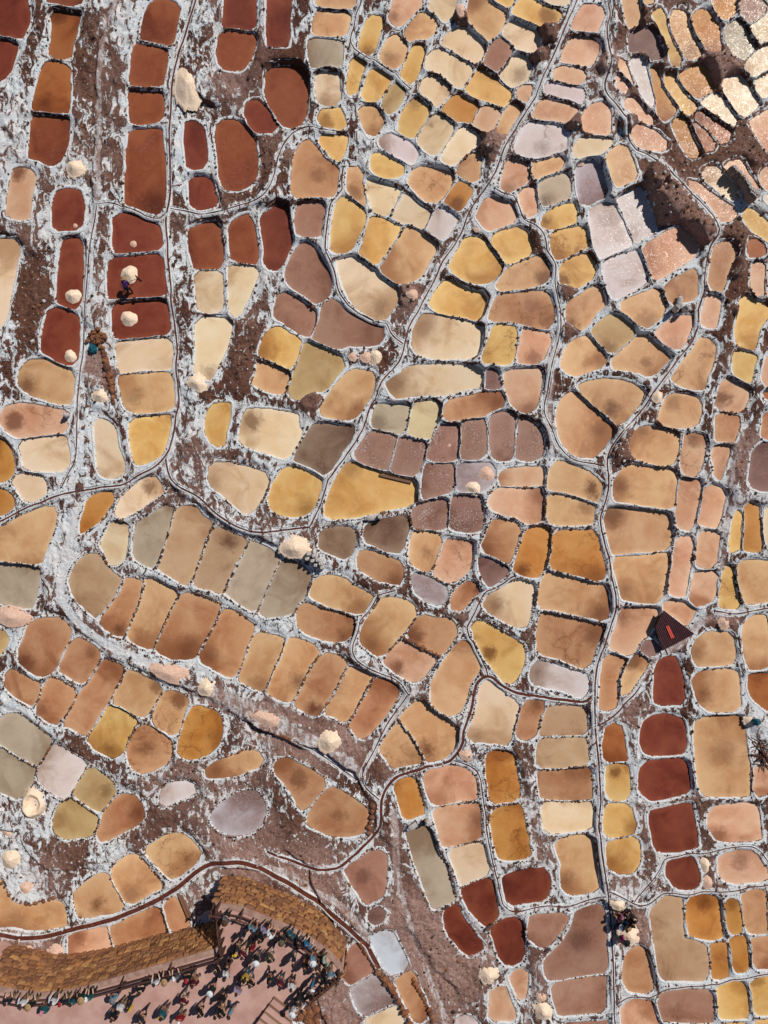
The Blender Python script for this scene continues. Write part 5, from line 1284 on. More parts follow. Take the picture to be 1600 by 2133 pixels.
# plank steps leading up to the terrace
sx0, sy0 = unproj(575, 2118, ZT); st = empty('plank_steps', (sx0, sy0, ZT), math.radians(-38))
tag(st, 'plank-edged earth steps rising onto the crowded terrace', 'steps')
for k in range(4):
    V, F = box(1.9, .42, .16, (0, .8 - k * .5, .12 + k * .13)); link('tread', newmesh('tread', V, F, (M_TERR,)), st)
    V, F = box(1.96, .07, .20, (0, 1.045 - k * .5, .12 + k * .13)); link('plank', newmesh('plank', V, F, (M_WOODL,)), st)

# ------------------------------------------------------------ salt heaps
def heap_mesh(seed, rx, ry, h, crater=False):
    r = random.Random(seed); NA, NRR = 48, 14; V = [(0, 0, h * (0.25 if crater else 1.0))]; F = []
    ph = [r.uniform(0, 6.28) for _ in range(6)]
    for k in range(1, NRR + 1):
        u = k / NRR
        for a in range(NA):
            th = 2 * math.pi * a / NA
            e = 1 + .07 * math.sin(2 * th + ph[0]) + .05 * math.sin(3 * th + ph[1]) + .03 * math.sin(7 * th + ph[2]) + (u > .9) * r.uniform(-.12, .16) * min(rx, ry) / max(rx, ry)
            x = rx * u * e * math.cos(th); y = ry * u * e * math.sin(th)
            prof = 1.08 * (1 - u / .86) if not crater else (0.25 + 1.0 * math.exp(-((u - .62) / .2) ** 2)) * min(1, (1 - u) * 4)
            if not crater: prof = max(0.015, min(prof, 0.9 + .06 * math.sin(th + ph[3])))
            V.append((x, y, prof, u, k))
    A_ = np.array(V[1:]); nzv = fbm(A_[:, 0] * 2 + seed, A_[:, 1] * 2.0, 3, 0.9) - .5
    zz = np.maximum(-.12, h * A_[:, 2] * (1 + .24 * nzv) + .10 * h * nzv * (1 - A_[:, 3]) - np.where(A_[:, 4] == NRR, .10, 0))
    V = [V[0]] + [(x_, y_, z_) for x_, y_, z_ in zip(A_[:, 0], A_[:, 1], zz)]
    for a in range(NA): F.append((0, 1 + a, 1 + (a + 1) % NA))
    for k in range(NRR - 1):
        for a in range(NA):
            b = 1 + k * NA; F.append((b + a, b + NA + a, b + NA + (a + 1) % NA, b + (a + 1) % NA))
    return V, F
def zat(px, py):
    x, y, z = at(px, py)
    for _ in range(3):
        z = float(gsample(HG, x, y)[0]); d = gsample(D1, x, y)[0]
        if d < 0:
            i = int(np.argmin([np.hypot(*(P['o'].mean(0) - np.array([x, y]))) if not inside(np.array([[x, y]]), P['o'])[0] else -1 for P in PONDS])); z = PONDS[i]['z']
        x, y = unproj(px, py, z)
    return x, y, z
HEAPS = [  # x, y, rx, ry, pink, label, turn
 (393, 178, 27, 50, 0, 'tall elongated cream salt heap beside the left water channel', 0), (157, 350, 18, 19, 0, 'cream faceted salt heap by the grey footpath', 0),
 (278, 508, 9, 8, 1, 'small pink salt heap alone in a red pond', 0), (270, 572, 20, 19, 0, 'cream salt heap in the red pond where the purple-clad worker bends', 0),
 (269, 664, 18, 18, 0, 'round cream salt heap in the red pond below the worker', 0), (153, 617, 17, 17, 0, 'salt heap at the foot of a tall narrow red pond', 0),
 (157, 470, 6, 6, 1, 'tiny pinkish heap in the corner of a red pond', 0), (147, 742, 14, 14, 0, 'salt heap in the lower corner of a dark red pond', 0),
 (210, 824, 18, 17, 0, 'round cream salt heap on bare mauve mud beside orange stones', 0), (410, 797, 20, 18, 0, 'cream salt heap at the foot of a tall cream pond', 0),
 (735, 741, 9, 12, 1, 'small brown-pink heap in the white basin above a tan pond', 0), (762, 742, 11, 14, 1, 'grey-pink heap between two others in the white basin', 0),
 (782, 742, 17, 19, 0, 'large cream heap at the right end of the white basin', 0), (1014, 987, 16, 18, 1, 'pinkish heap at the right edge of the mauve-grey pond', 0),
 (986, 1016, 17, 14, 0, 'cream heap on the lower rim of the mauve-grey pond', 0), (614, 1140, 28, 25, 0, 'big smooth cream salt heap beside white sacks', 0),
 (354, 1402, 43, 18, 1, 'long flat pinkish salt heap on the mauve terrace', -14), (430, 1432, 19, 17, 0, 'small rounded cream heap on the mauve terrace', 0),
 (556, 1497, 33, 17, 1, 'flat oval pink salt bed on the mauve terrace', -20), (687, 1544, 24, 22, 0, 'faceted cream salt heap on the mauve terrace', 0),
 (24, 1787, 25, 24, 0, 'cream salt heap by orange stones at the left edge', 0), (54, 1848, 20, 19, 1, 'low pink salt heap ringed by orange stones', 0),
 (14, 1732, 28, 9, 1, 'thin pink salt ridge at the left edge', -50), (26, 1285, 38, 19, 1, 'broad pale pink salt bed at the left edge under a grey pond', -8),
 (972, 1573, 14, 12, 1, 'small pink heap by a bend of the dark channel', 0), (1018, 2030, 18, 20, 0, 'bright cream heap below a dark red pond', 0),
 (1132, 2104, 21, 24, 0, 'bright cream heap at the bottom of the trodden path', 0), (1127, 2078, 10, 9, 1, 'small pink heap just above a bright cream heap', 0),
 (1470, 1800, 13, 20, 0, 'pale heap between a red pond and a pink pond', 12), (1476, 1838, 15, 15, 1, 'pinkish heap directly below a pale heap', 0),
 (1310, 1946, 20, 22, 0, 'large cream heap beside the seated workers', 0), (1306, 1930, 14, 12, 0, 'cream heap just under the group of workers', 0),
 (1287, 1958, 9, 10, 1, 'small pink heap below the magenta-skirted worker', 0), (1288, 1884, 15, 13, 0, 'cream heap above the group of workers', 0),
 (1510, 1297, 14, 14, 1, 'pinkish heap on the earth bank beside the roofed hut', 0), (1370, 826, 10, 13, 0, 'cream heap on a bare mauve patch beside the channel', -25),
 (1208, 338, 8, 8, 1, 'small brown heap at the corner of a mauve pond', 0), (858, 613, 11, 11, 1, 'brown-pink heap in the mauve hollow by the channel', 0),
 (994, 477, 7, 6, 1, 'tiny pink heap on the white path', 0), (960, 20, 9, 12, 1, 'brown-pink heap at the top edge of the photo', 0),
 (116, 1983, 19, 15, 1, 'pink heap against the curving stone wall', 0), (64, 1977, 15, 9, 1, 'low pink salt patch beside a heap against the stone wall', 0),
 (1563, 1500, 13, 14, 0, 'cream heap with a teal cloth at the right edge', 0), (936, 928, 5, 5, 1, 'tiny white-ringed heap in a speckled maroon pond', 0),
]
for k, (px, py, rx, ry, pink, lab, turn) in enumerate(HEAPS):
    x, y, z = zat(px, py); s = (ZC - z) / FPX; mn = min(rx, ry) * s
    V, F = heap_mesh(k + 3, rx * s * 1.12, ry * s * 1.12, mn * (0.62 if not pink else 0.40))
    o = link('salt_heap', newmesh('salt_heap', V, F, (M_PILE2 if pink else M_PILE,), True), None, (x, y, z - 0.02), math.radians(turn))
    tag(o, lab, 'salt heap', 'heaps of harvested salt')
x, y, z = zat(72, 1672); s = (ZC - z) / FPX
V, F = heap_mesh(77, 31 * s, 33 * s, .42, True)
tag(link('salt_heap', newmesh('salt_heap', V, F, (M_PILE,), True), None, (x, y, z)), 'hollow crater-shaped cream salt heap near the left edge', 'salt heap', 'heaps of harvested salt')

# ------------------------------------------------------------ sacks
def sack_parts():
    n = 12; prof = ((.0, .17), (.03, .215), (.25, .235), (.5, .225), (.68, .20), (.78, .12), (.82, .05)); V = []; F = []
    for z, r_ in prof:
        for a in range(n):
            th = 2 * math.pi * a / n; e = 1 + .06 * math.sin(3 * th + z * 7)
            V.append((r_ * e * math.cos(th), r_ * e * .86 * math.sin(th), z))
    for k in range(len(prof) - 1):
        for a in range(n): F.append((k * n + a, k * n + (a + 1) % n, (k + 1) * n + (a + 1) % n, (k + 1) * n + a))
    F.append(tuple(range((len(prof) - 1) * n, len(prof) * n)))
    nv = []; nf = []
    for z, r_ in ((.80, .045), (.84, .05), (.90, .12), (.91, .10), (.86, .03)):
        for a in range(n):
            th = 2 * math.pi * a / n; e = 1 + .18 * math.sin(4 * th)
            nv.append((r_ * e * math.cos(th), r_ * e * math.sin(th), z))
    for k in range(4):
        for a in range(n): nf.append((k * n + a, k * n + (a + 1) % n, (k + 1) * n + (a + 1) % n, (k + 1) * n + a))
    return V, F, nv, nf
SV, SF, SNV, SNF = sack_parts()
SK = {m.name: (newmesh('sack_body', SV, SF, (m,), True), newmesh('tied_neck', SNV, SNF, (M_SACK,), True)) for m in (M_SACK, M_SACKG)}
def sack(px, py, label, mat, group, lie=False, sc=1.0):
    x, y, z = zat(px, py)
    r = empty('salt_sack', (x, y, z + (.16 if lie else 0.0)), R.uniform(0, 6.28)); r.scale = (sc, sc, sc)
    if lie: r.rotation_euler = (math.pi / 2 * .93, 0, R.uniform(0, 6.28))
    tag(r, label, 'sack', group)
    link('sack_body', SK[mat.name][0], r); link('tied_neck', SK[mat.name][1], r)
ORD = ['first', 'second', 'third', 'fourth', 'fifth', 'sixth', 'seventh', 'eighth', 'ninth', 'tenth', 'eleventh', 'twelfth']
for k, (a, b) in enumerate(((1518, 360), (1522, 365), (1530, 371), (1538, 379), (1543, 387), (1546, 393))):
    sack(a, b, f'{ORD[k]} upright grey sack from the top of the row across the sparkling pond', M_SACKG, 'upright salt sacks on the bund')
for k, (a, b) in enumerate(((1550, 402), (1555, 406), (1560, 410), (1565, 414), (1553, 411), (1558, 415), (1562, 419), (1568, 409), (1549, 396))):
    sack(a, b, f'{ORD[k]} upright sack in the tight clump below the sack row', M_SACKG, 'upright salt sacks on the bund')
sack(1535, 409, 'pale sack lying flat beside the clump of upright sacks', M_SACK, 'upright salt sacks on the bund', True)
for k, (a, b, l) in enumerate(((641, 1163, 0), (644, 1153, 0), (655, 1157, 0), (652, 1167, 0), (663, 1166, 0), (669, 1173, 0), (659, 1176, 0), (657, 1184, 1), (672, 1181, 0))):
    sack(a, b, f'{ORD[k]} white sack in the pile beside the big cream heap', M_SACK, 'white salt sacks beside the heap', bool(l), .85)
for (a, b, l, t) in ((784, 1077, 1, 'left white sack on the bund above a taupe pond'), (791, 1077, 0, 'right white sack on the bund above a taupe pond'),
                     (868, 1714, 1, 'white sack lying on the rim of the long sand-coloured pond'), (890, 1708, 0, 'grey sack standing on the rim of the long sand-coloured pond'),
                     (142, 866, 0, 'white sack leaning into a pinkish pond, dark shadow below'),
                     (1404, 645, 0, 'largest white sack between two ponds on the right'), (1413, 641, 1, 'lying sack beside the largest white sack'), (1424, 645, 0, 'grey sack at the right end of the little sack row')):
    sack(a, b, t, M_SACK, 'loose salt sacks on the bunds', bool(l), .9)

# ------------------------------------------------------------ roofed hut
hz = at(1400, 1320)[2]; zr = hz + .5
rp = np.array([unproj(a, b, zr) for a, b in ((1382, 1271), (1448, 1321), (1381, 1356), (1365, 1307))])
hut = empty('roofed_hut', (rp[:, 0].mean(), rp[:, 1].mean(), hz)); hc = np.array(hut.location[:2])
tag(hut, 'small hut with dark maroon corrugated roof and orange roof panel', 'hut')
def corrugated(poly, dirv, z, mat, name, parent, tilt=0.0, amp=.022, pitch=.13):
    d = np.array(dirv) / np.hypot(*dirv); e = np.array([-d[1], d[0]]); q = poly - hc
    u = q @ e; v = q @ d; V = []; us = np.arange(u.min() - .05, u.max() + .05, pitch / 4); vs = (v.min() - .05, (v.min() + v.max()) / 2, v.max() + .05)
    for i, uu in enumerate(us):
        for vv in vs:
            p = e * uu + d * vv; V.append((p[0], p[1], z + amp * math.sin(2 * math.pi * uu / pitch) - tilt * vv))
    k = 3; F = [(i * k + j, i * k + j + 1, (i + 1) * k + j + 1, (i + 1) * k + j) for i in range(len(us) - 1) for j in range(k - 1)]
    me = newmesh(name, V, F, (mat,)); b = bmesh.new(); b.from_mesh(me); c = ccw(q)
    for i in range(len(c)):
        p0, p1 = c[i], c[(i + 1) % len(c)]; nn = np.array([p1[1] - p0[1], -(p1[0] - p0[0])])
        bmesh.ops.bisect_plane(b, geom=b.verts[:] + b.edges[:] + b.faces[:], plane_co=(p0[0], p0[1], 0), plane_no=(nn[0], nn[1], 0), clear_outer=True)
    ex = bmesh.ops.solidify(b, geom=b.faces[:], thickness=.012); bmesh.ops.recalc_face_normals(b, faces=b.faces)
    b.to_mesh(me); b.free(); return link(name, me, parent)
rd = (0.42, -0.9)
rf = corrugated(rp, rd, .5, M_ROOF, 'roof', hut, .05)
sp_ = np.array([unproj(a, b, zr + .05) for a, b in ((1387, 1305), (1393, 1303), (1406, 1328), (1399, 1331))])
corrugated(sp_, rd, .54, M_SKYL, 'roof_panel', rf, .05)
wp = ccw((rp - rp.mean(0)) * .84)
n = 4
V = [(x, y, zz) for zz in (-.9, .40) for x, y in wp]
link('wall', newmesh('wall', V, [(i, (i + 1) % n, n + (i + 1) % n, n + i) for i in range(n)], (M_MORTAR,)), hut)
p0, p1 = wp[2], wp[3]; dm_ = (p0 + p1) / 2; dd_ = (p1 - p0) / np.hypot(*(p1 - p0)); dn_ = np.array([dd_[1], -dd_[0]])
V, F = box(.7, .06, .85); dr = link('door', newmesh('door', V, F, (M_WOODL,)), hut, (dm_[0] + dn_[0] * .04, dm_[1] + dn_[1] * .04, -.05), math.atan2(dd_[1], dd_[0]))
V, F = box(.04, .06, .14, (.3, -.05, 0)); link('handle', newmesh('handle', V, F, (M_ROOF,)), dr)
for k, f_ in enumerate((.0, .33, .66)):
    a_ = wp[0] * (1 - f_) + wp[1] * f_
    V, F = tube((a_[0], a_[1], .43), (a_[0] + rd[0] * 1.1, a_[1] + rd[1] * 1.1, .41), .05, 6); link('rafter', newmesh('rafter', V, F, (M_WOOD,)), hut)

# ------------------------------------------------------------ dry-stone walls, stone edgings, loose stones
ROCKS = []
for k in range(10):
    m = newmesh('stone', stone_verts(1.0, random.Random(200 + k), .75), ICOF, (M_EDGE,)); ROCKS.append(m)
def rock_row(name, label, spots, cat, group=None):
    x0, y0, z0 = zat(*spots[0][:2]); r = empty(name, (x0, y0, z0)); tag(r, label, cat, group)
    for px, py, rad, dz in spots:
        x, y, z = zat(px, py); o = link('stone', R.choice(ROCKS), r)
        o.location = (x - x0, y - y0, z - z0 + dz + rad * .3); s = rad
        o.scale = (s * R.uniform(.85, 1.25), s * R.uniform(.8, 1.1), s * R.uniform(.8, 1.1)); o.rotation_euler = (R.uniform(-.3, .3), R.uniform(-.3, .3), R.uniform(0, 6.28))
def along(pts, step, jit, rr, dz=0.0):
    q = resample(np.array(pts, float), step, False); return [(a + R.uniform(-jit, jit), b + R.uniform(-jit, jit), R.uniform(*rr), dz) for a, b in q]
rock_row('dry_stone_wall', 'leaning orange dry-stone wall beside the bare mauve mud', along([(212, 722), (218, 745), (224, 770), (232, 800), (238, 838)], 5.5, 1.5, (.15, .27)) + along([(220, 735), (228, 775), (240, 815)], 7, 2, (.12, .2)), 'stone wall')
rock_row('stone_pile', 'heap of orange-brown building stones by the white path', [(203 + R.gauss(0, 8), 704 + R.gauss(0, 9), R.uniform(.12, .24), R.uniform(0, .25)) for _ in range(44)], 'stone pile')
rock_row('stone_edging', 'row of big orange stones along the dark ditch by the terrace', along([(752, 1963), (765, 1985), (775, 2003), (786, 2022), (803, 2040), (818, 2062), (830, 2085), (845, 2110), (860, 2138)], 8.5, 1.5, (.18, .33)), 'stone row', 'orange stone edgings')
rock_row('stone_edging', 'row of orange stones down the right side of a brown pond', along([(862, 2040), (874, 2062), (888, 2090), (900, 2118), (903, 2135)], 8, 1.2, (.14, .26)), 'stone row', 'orange stone edgings')
rock_row('stone_edging', 'row of orange stones under the pink heap at the left edge', along([(3, 1840), (22, 1866), (42, 1880), (66, 1884), (88, 1876), (112, 1870)], 9, 1.5, (.12, .22)), 'stone row', 'orange stone edgings')
rock_row('stone_edging', 'short row of flat brown slabs left of the dark channel', along([(776, 1678), (775, 1700), (770, 1722), (768, 1735)], 9, 1, (.22, .32)), 'stone row', 'orange stone edgings')
rock_row('stone_edging', 'row of long brown stones dividing two tan ponds', along([(838, 1327), (860, 1338), (885, 1352), (915, 1366)], 7, 1, (.13, .2)), 'stone row', 'orange stone edgings')
rock_row('stone_edging', 'curved line of brown stones on the terrace above an amber pond', along([(474, 1573), (492, 1568), (510, 1560), (530, 1556)], 7, 1, (.11, .18)), 'stone row', 'orange stone edgings')
rock_row('stone_edging', 'line of orange stones beside the pink salt bed on the terrace', along([(520, 1508), (545, 1518), (575, 1528), (602, 1540)], 6, 2, (.1, .17)), 'stone row', 'orange stone edgings')
rock_row('rubble_heap', 'golden rubble tumbled below the terrace corner', [(648 + R.gauss(0, 12), 2112 + R.gauss(0, 12), R.uniform(.14, .34), 0) for _ in range(40)], 'rubble')
cand_i = np.argwhere((D1 > 0.22) & (np.abs(GX) < 30) & (np.abs(GY) < 39) & (HG > -50)); sp = []
pr = np.clip(0.06 + brown[cand_i[:, 0], cand_i[:, 1]] * 0.5, 0, 1); pick = NR.choice(len(cand_i), 3600, False, pr / pr.sum())
for i, j in cand_i[pick]:
    x, y = GX[i, j], GY[i, j]
    sp.append((x, y, HG[i, j] + .01, min(.16, .03 + NR.exponential(.026))))
o = link('bank_stones', stones_mesh('bank_stones', sp, (M_ST_DARK, M_ST_BROWN, M_ST_SALT), lambda: R.choices((0, 1, 2), (4, 6, 3))[0]))
o['kind'] = 'stuff'; tag(o, 'loose brown and salt-crusted stones scattered over the banks', 'stones')

# ------------------------------------------------------------ timbers, cloths
def pole(px0, px1, r, label, dz=0.05, mat=M_WOODL, name='wooden_plank', flat=False):
    a = zat(*px0); b = zat(*px1); z = max(a[2], b[2]) + dz; L_ = math.hypot(b[0] - a[0], b[1] - a[1])
    if flat: V, F = box(L_, r * 2, .05)
    else: V, F = tube((-L_ / 2, 0, 0), (L_ / 2, 0, 0), r)
    o = link(name, newmesh(name, V, F, (mat,)), None, ((a[0] + b[0]) / 2, (a[1] + b[1]) / 2, z + .08), math.atan2(b[1] - a[1], b[0] - a[0]))
    tag(o, label, 'plank'); return o
pole((791, 989), (857, 1005), .09, 'weathered plank laid along the top of a big amber pond', .05, M_WOODL, 'wooden_plank', True)
pole((373, 1858), (396, 1912), .08, 'left plank of a pair lying over the rim above the stone wall', .1, M_WOODL, 'wooden_plank', True)
pole((380, 1862), (402, 1908), .07, 'right plank of a pair lying over the rim above the stone wall', .12, M_WOODL, 'wooden_plank', True)
pole((1012, 1935), (1027, 1922), .13, 'thick timber across the inlet between two red ponds', .1, M_WOODL, 'timber_beam')
pole((262, 612), (250, 590), .04, 'short stick floating in the red pond left of the worker', -.08, M_WOOD, 'wooden_stick')
x0, y0, z0 = zat(1583, 1560); tp = empty('timber_pile', (x0, y0, z0)); tag(tp, 'tangled pile of poles and sticks at the right edge', 'timber pile')
for k in range(18):
    a = R.uniform(-.7, .7) + (1.2 if k % 3 else -.2); l = R.uniform(.35, .95); cx_, cy_ = R.uniform(-.2, .75), R.uniform(-1.2, 1.1); zz = R.uniform(.05, .35)
    V, F = tube((cx_ - l * math.cos(a), cy_ + l * math.sin(a), zz), (cx_ + l * math.cos(a), cy_ - l * math.sin(a), zz + R.uniform(-.12, .2)), R.uniform(.03, .075), 6, .03)
    link('pole', newmesh('pole', V, F, (R.choice((M_WOOD, M_WOODL)),)), tp)
def cloth(px, py, rad, label, mat, h=.28):
    x, y, z = zat(px, py); V = []; F = []; N = 14
    for i in range(N):
        for j in range(N):
            u, v = (i / (N - 1) - .5) * 2, (j / (N - 1) - .5) * 2
            w = max(0, 1 - u * u - v * v * .8); zz = h * w ** .5 + .07 * math.sin(u * 6 + v * 3) * w + .05 * math.sin(v * 9 - u * 2)
            V.append((u * rad * (1 + .1 * math.sin(v * 5)), v * rad * .8 * (1 + .12 * math.sin(u * 4)), zz))
    for i in range(N - 1):
        for j in range(N - 1): F.append((i * N + j, (i + 1) * N + j, (i + 1) * N + j + 1, i * N + j + 1))
    me = newmesh('cloth_bundle', V, F, (mat,), True); b = bmesh.new(); b.from_mesh(me)
    kill = [f for f in b.faces if (f.calc_center_median().x / rad) ** 2 + (f.calc_center_median().y / (rad * .8)) ** 2 > 1.05]
    bmesh.ops.delete(b, geom=kill, context='FACES'); b.to_mesh(me); b.free()
    tag(link('cloth_bundle', me, None, (x, y, z + .03), R.uniform(0, 3)), label, 'cloth')
cloth(195, 727, .38, 'crumpled teal cloth on the stone pile by the white path', M_TEAL)
cloth(1573, 1502, .3, 'teal cloth draped over the heap at the right edge', M_TEAL, .5)

# ------------------------------------------------------------ people
def body_mesh(pose):
    S = {}; E = []; RAD = {}
    def v(n, p, r, par=None):
        S[n] = p; RAD[n] = r if isinstance(r, tuple) else (r, r)
        if par: E.append((par, n))
    b = pose.get('bend', 0.0); sb, cb_ = math.sin(b), math.cos(b)
    def up(x, y, z):      # torso points turned forward about the hips
        zz = z - .93; return (x, y * cb_ + zz * sb, .93 + zz * cb_ - y * sb)
    hz_ = pose.get('sit', 0.0)
    v('pelvis', (0, 0, .93), (.185, .15)); v('spine', up(0, 0, 1.14), (.18, .145), 'pelvis'); v('chest', up(0, .0, 1.34), (.20, .15), 'spine')
    v('neck', up(0, .01, 1.465), .058, 'chest'); v('head0', up(0, .03, 1.525), .074, 'neck'); v('head1', up(0, .035, 1.60), (.082, .098), 'head0'); v('head2', up(0, .03, 1.685), .058, 'head1')
    v('nose', up(0, .14, 1.585), .014, 'head1')
    for s, n in ((-1, 'l'), (1, 'r')):
        v('sh' + n, up(s * .175, 0, 1.40), .085, 'chest')
        el, wr, hd = pose['arm' + n]; v('el' + n, up(s * el[0], el[1], el[2]), .065, 'sh' + n); v('wr' + n, up(s * wr[0], wr[1], wr[2]), .042, 'el' + n)
        v('pa' + n, up(s * hd[0], hd[1], hd[2]), (.040, .024), 'wr' + n)
        w_, h_ = Vector(S['wr' + n]), Vector(S['pa' + n]); d = (h_ - w_).normalized(); side = d.cross(Vector((0, 0, 1)) if abs(d.z) < .8 else Vector((0, 1, 0))).normalized()
        nrm = d.cross(side)
        for k, (o_, l) in enumerate(((-.03, .075), (-.010, .088), (.011, .082), (.031, .064))):
            f0 = h_ + side * o_ + d * .03; f1 = f0 + d * l * .55; f2 = f1 + d * l * .4 + nrm * .025
            v(f'fa{k}{n}', tuple(f0), .010, 'pa' + n); v(f'fb{k}{n}', tuple(f1), .009, f'fa{k}{n}'); v(f'fc{k}{n}', tuple(f2), .008, f'fb{k}{n}')
        t0 = h_ - d * .02 + side * -.045; v('ta' + n, tuple(t0 + nrm * .005), .011, 'pa' + n); v('tb' + n, tuple(t0 + d * .05 - side * .02 + nrm * .02), .010, 'ta' + n)
        kn, an = pose['leg' + n]
        v('hi' + n, (s * .09, 0, .87), .112, 'pelvis'); v('kn' + n, (s * kn[0], kn[1], kn[2]), .078, 'hi' + n); v('an' + n, (s * an[0], an[1], an[2]), .055, 'kn' + n)
        v('to' + n, (s * an[0] * 1.1, an[1] + .17, max(.04, an[2] - .05)), .042, 'an' + n); v('he' + n, (s * an[0], an[1] - .05, max(.035, an[2] - .05)), .04, 'an' + n)
    names = list(S); ix = {n: i for i, n in enumerate(names)}
    me = bpy.data.meshes.new('body_cage'); me.from_pydata([S[n] for n in names], [(ix[a], ix[b_]) for a, b_ in E], [])
    o = bpy.data.objects.new('body_cage', me); COL.objects.link(o)
    o.modifiers.new('skin', 'SKIN'); o.modifiers.new('sub', 'SUBSURF').levels = 1
    o.modifiers['sub'].render_levels = 1
    for n in names: me.skin_vertices[0].data[ix[n]].radius = RAD[n]
    me.skin_vertices[0].data[0].use_root = True
    dg = bpy.context.evaluated_depsgraph_get(); dg.update(); ev = bpy.data.meshes.new_from_object(o.evaluated_get(dg))
    bpy.data.objects.remove(o)
    ev.materials.clear()
    for m in (M_SKIN, M_TOP, M_LEG, M_SHOE): ev.materials.append(m)
    P_ = np.array([S[n] for n in names]); grp = []
    for n in names:
        if n[:2] in ('he',) and n[2:] in ('l', 'r') or n[:2] in ('to', 'an'): grp.append(3)
        elif n.startswith('head') or n in ('nose', 'neck') or n[:2] in ('pa', 'fa', 'fb', 'fc', 'ta', 'tb', 'wr'): grp.append(0)
        elif n[:2] in ('sh', 'el') or n in ('chest', 'spine'): grp.append(1)
        else: grp.append(2)
    grp = np.array(grp); mi = []
    for p in ev.polygons:
        c = np.array(p.center[:]); mi.append(int(grp[np.argmin(((P_ - c) ** 2).sum(1))]))
    ev.polygons.foreach_set('material_index', mi); ev.polygons.foreach_set('use_smooth', [True] * len(mi)); ev.update()
    ev.name = 'person'; return ev, S
DOWN = ((.235, -.03, 1.12), (.245, .05, .88), (.24, .07, .80)); UPA = ((.25, .14, 1.16), (.12, .34, 1.36), (.08, .37, 1.44)); RAILA = ((.27, .10, 1.15), (.22, .34, 1.08), (.20, .41, 1.07))
HIP = ((.30, -.02, 1.14), (.19, .05, .98), (.14, .08, .97)); STD = ((.10, .02, .48), (.105, -.02, .09))
POSES = [dict(arml=DOWN, armr=DOWN, legl=STD, legr=STD), dict(arml=UPA, armr=UPA, legl=STD, legr=STD), dict(arml=RAILA, armr=RAILA, legl=STD, legr=STD, bend=.22),
         dict(arml=DOWN, armr=HIP, legl=((.10, .16, .50), (.10, .22, .10)), legr=((.10, -.02, .48), (.10, -.26, .16))),
         dict(arml=((.2, .2, 1.2), (.12, .42, 1.18), (.10, .5, 1.17)), armr=((.22, .2, 1.15), (.14, .4, 1.1), (.12, .48, 1.09)), legl=((.13, .1, .5), (.12, .02, .09)), legr=((.14, .12, .5), (.16, -.05, .09)), bend=1.05),
         dict(arml=((.24, .12, 1.16), (.16, .32, 1.05), (.12, .38, 1.04)), armr=((.24, .12, 1.16), (.16, .32, 1.05), (.12, .38, 1.04)), legl=((.16, .42, .98), (.14, .40, .56)), legr=((.18, .40, .96), (.18, .36, .56)), bend=.25)]
BODIES = [body_mesh(p) for p in POSES]
def ellip(cx, cy, cz, rx, ry, rz, z_from=-1.0, n=14, m=8):
    V = []; F = []
    for k in range(m + 1):
        ph = math.pi / 2 - (math.pi / 2 - math.asin(z_from)) * k / m
        for a in range(n):
            th = 2 * math.pi * a / n; V.append((cx + rx * math.cos(ph) * math.cos(th), cy + ry * math.cos(ph) * math.sin(th), cz + rz * math.sin(ph)))
    for k in range(m):
        for a in range(n): F.append((k * n + a, (k + 1) * n + a, (k + 1) * n + (a + 1) % n, k * n + (a + 1) % n))
    return V, F
def merged(*parts):
    V = []; F = []
    for v, f in parts:
        b = len(V); V += list(v); F += [tuple(b + i for i in q) for q in f]
    return V, F
# head gear is modelled around the head centre
HAIR = newmesh('hair', *ellip(0, -.018, .015, .098, .112, .115, -.35), (M_HAIR,), True)
LONG = newmesh('hair', *merged(ellip(0, -.018, .015, .100, .114, .118, -.35), ellip(0, -.10, -.12, .085, .05, .17, -.9)), (M_HAIR,), True)
brim = ([(rr * math.cos(2 * math.pi * a / 20), rr * 1.1 * math.sin(2 * math.pi * a / 20), z) for rr, z in ((.10, .045), (.215, .03), (.215, .022), (.10, .035)) for a in range(20)],
        [(k * 20 + a, k * 20 + (a + 1) % 20, (k + 1) * 20 + (a + 1) % 20, (k + 1) * 20 + a) for k in range(3) for a in range(20)])
BRIM = newmesh('hat', *merged(ellip(0, -.005, .03, .108, .122, .13, 0.0), brim), (M_HAT,), True)
vis_ = ([(x, .10 + y, .035 - y * .15) for y, w in ((0, .085), (.06, .08), (.10, .05)) for x in (-w, 0, w)] , [(0, 1, 4, 3), (1, 2, 5, 4), (3, 4, 7, 6), (4, 5, 8, 7)])
CAP = newmesh('cap', *merged(ellip(0, -.005, .02, .104, .120, .118, -.1), vis_), (M_HAT,), True)
bk = box(.30, .17, .44); BAG = newmesh('backpack', *bk, (M_BAG,)); _b = bmesh.new(); _b.from_mesh(BAG); bmesh.ops.bevel(_b, geom=_b.edges[:], offset=.05, segments=2, affect='EDGES'); _b.to_mesh(BAG); _b.free()
FACE = newmesh('eyes_and_mouth', *merged(ellip(-.032, .088, .0, .012, .008, .008, -.99, 8, 4), ellip(.032, .088, .0, .012, .008, .008, -.99, 8, 4), ellip(0, .09, -.062, .026, .007, .006, -.99, 8, 4)), (M_EYE,))
CLO = {'teal': (30, 104, 112), 'navy': (26, 34, 56), 'black': (24, 24, 28), 'white': (226, 228, 230), 'red': (168, 34, 46), 'maroon': (104, 28, 48), 'grey': (118, 122, 128), 'light blue': (124, 168, 190),
       'blue': (46, 128, 176), 'lavender': (184, 164, 200), 'pink': (206, 132, 156), 'olive': (94, 90, 66), 'yellow': (214, 178, 60), 'dark green': (30, 58, 50), 'brown': (88, 62, 48), 'purple': (86, 40, 120), 'magenta': (176, 24, 120), 'pale green': (172, 204, 190), 'tan': (176, 140, 98), 'dark grey': (46, 48, 54)}
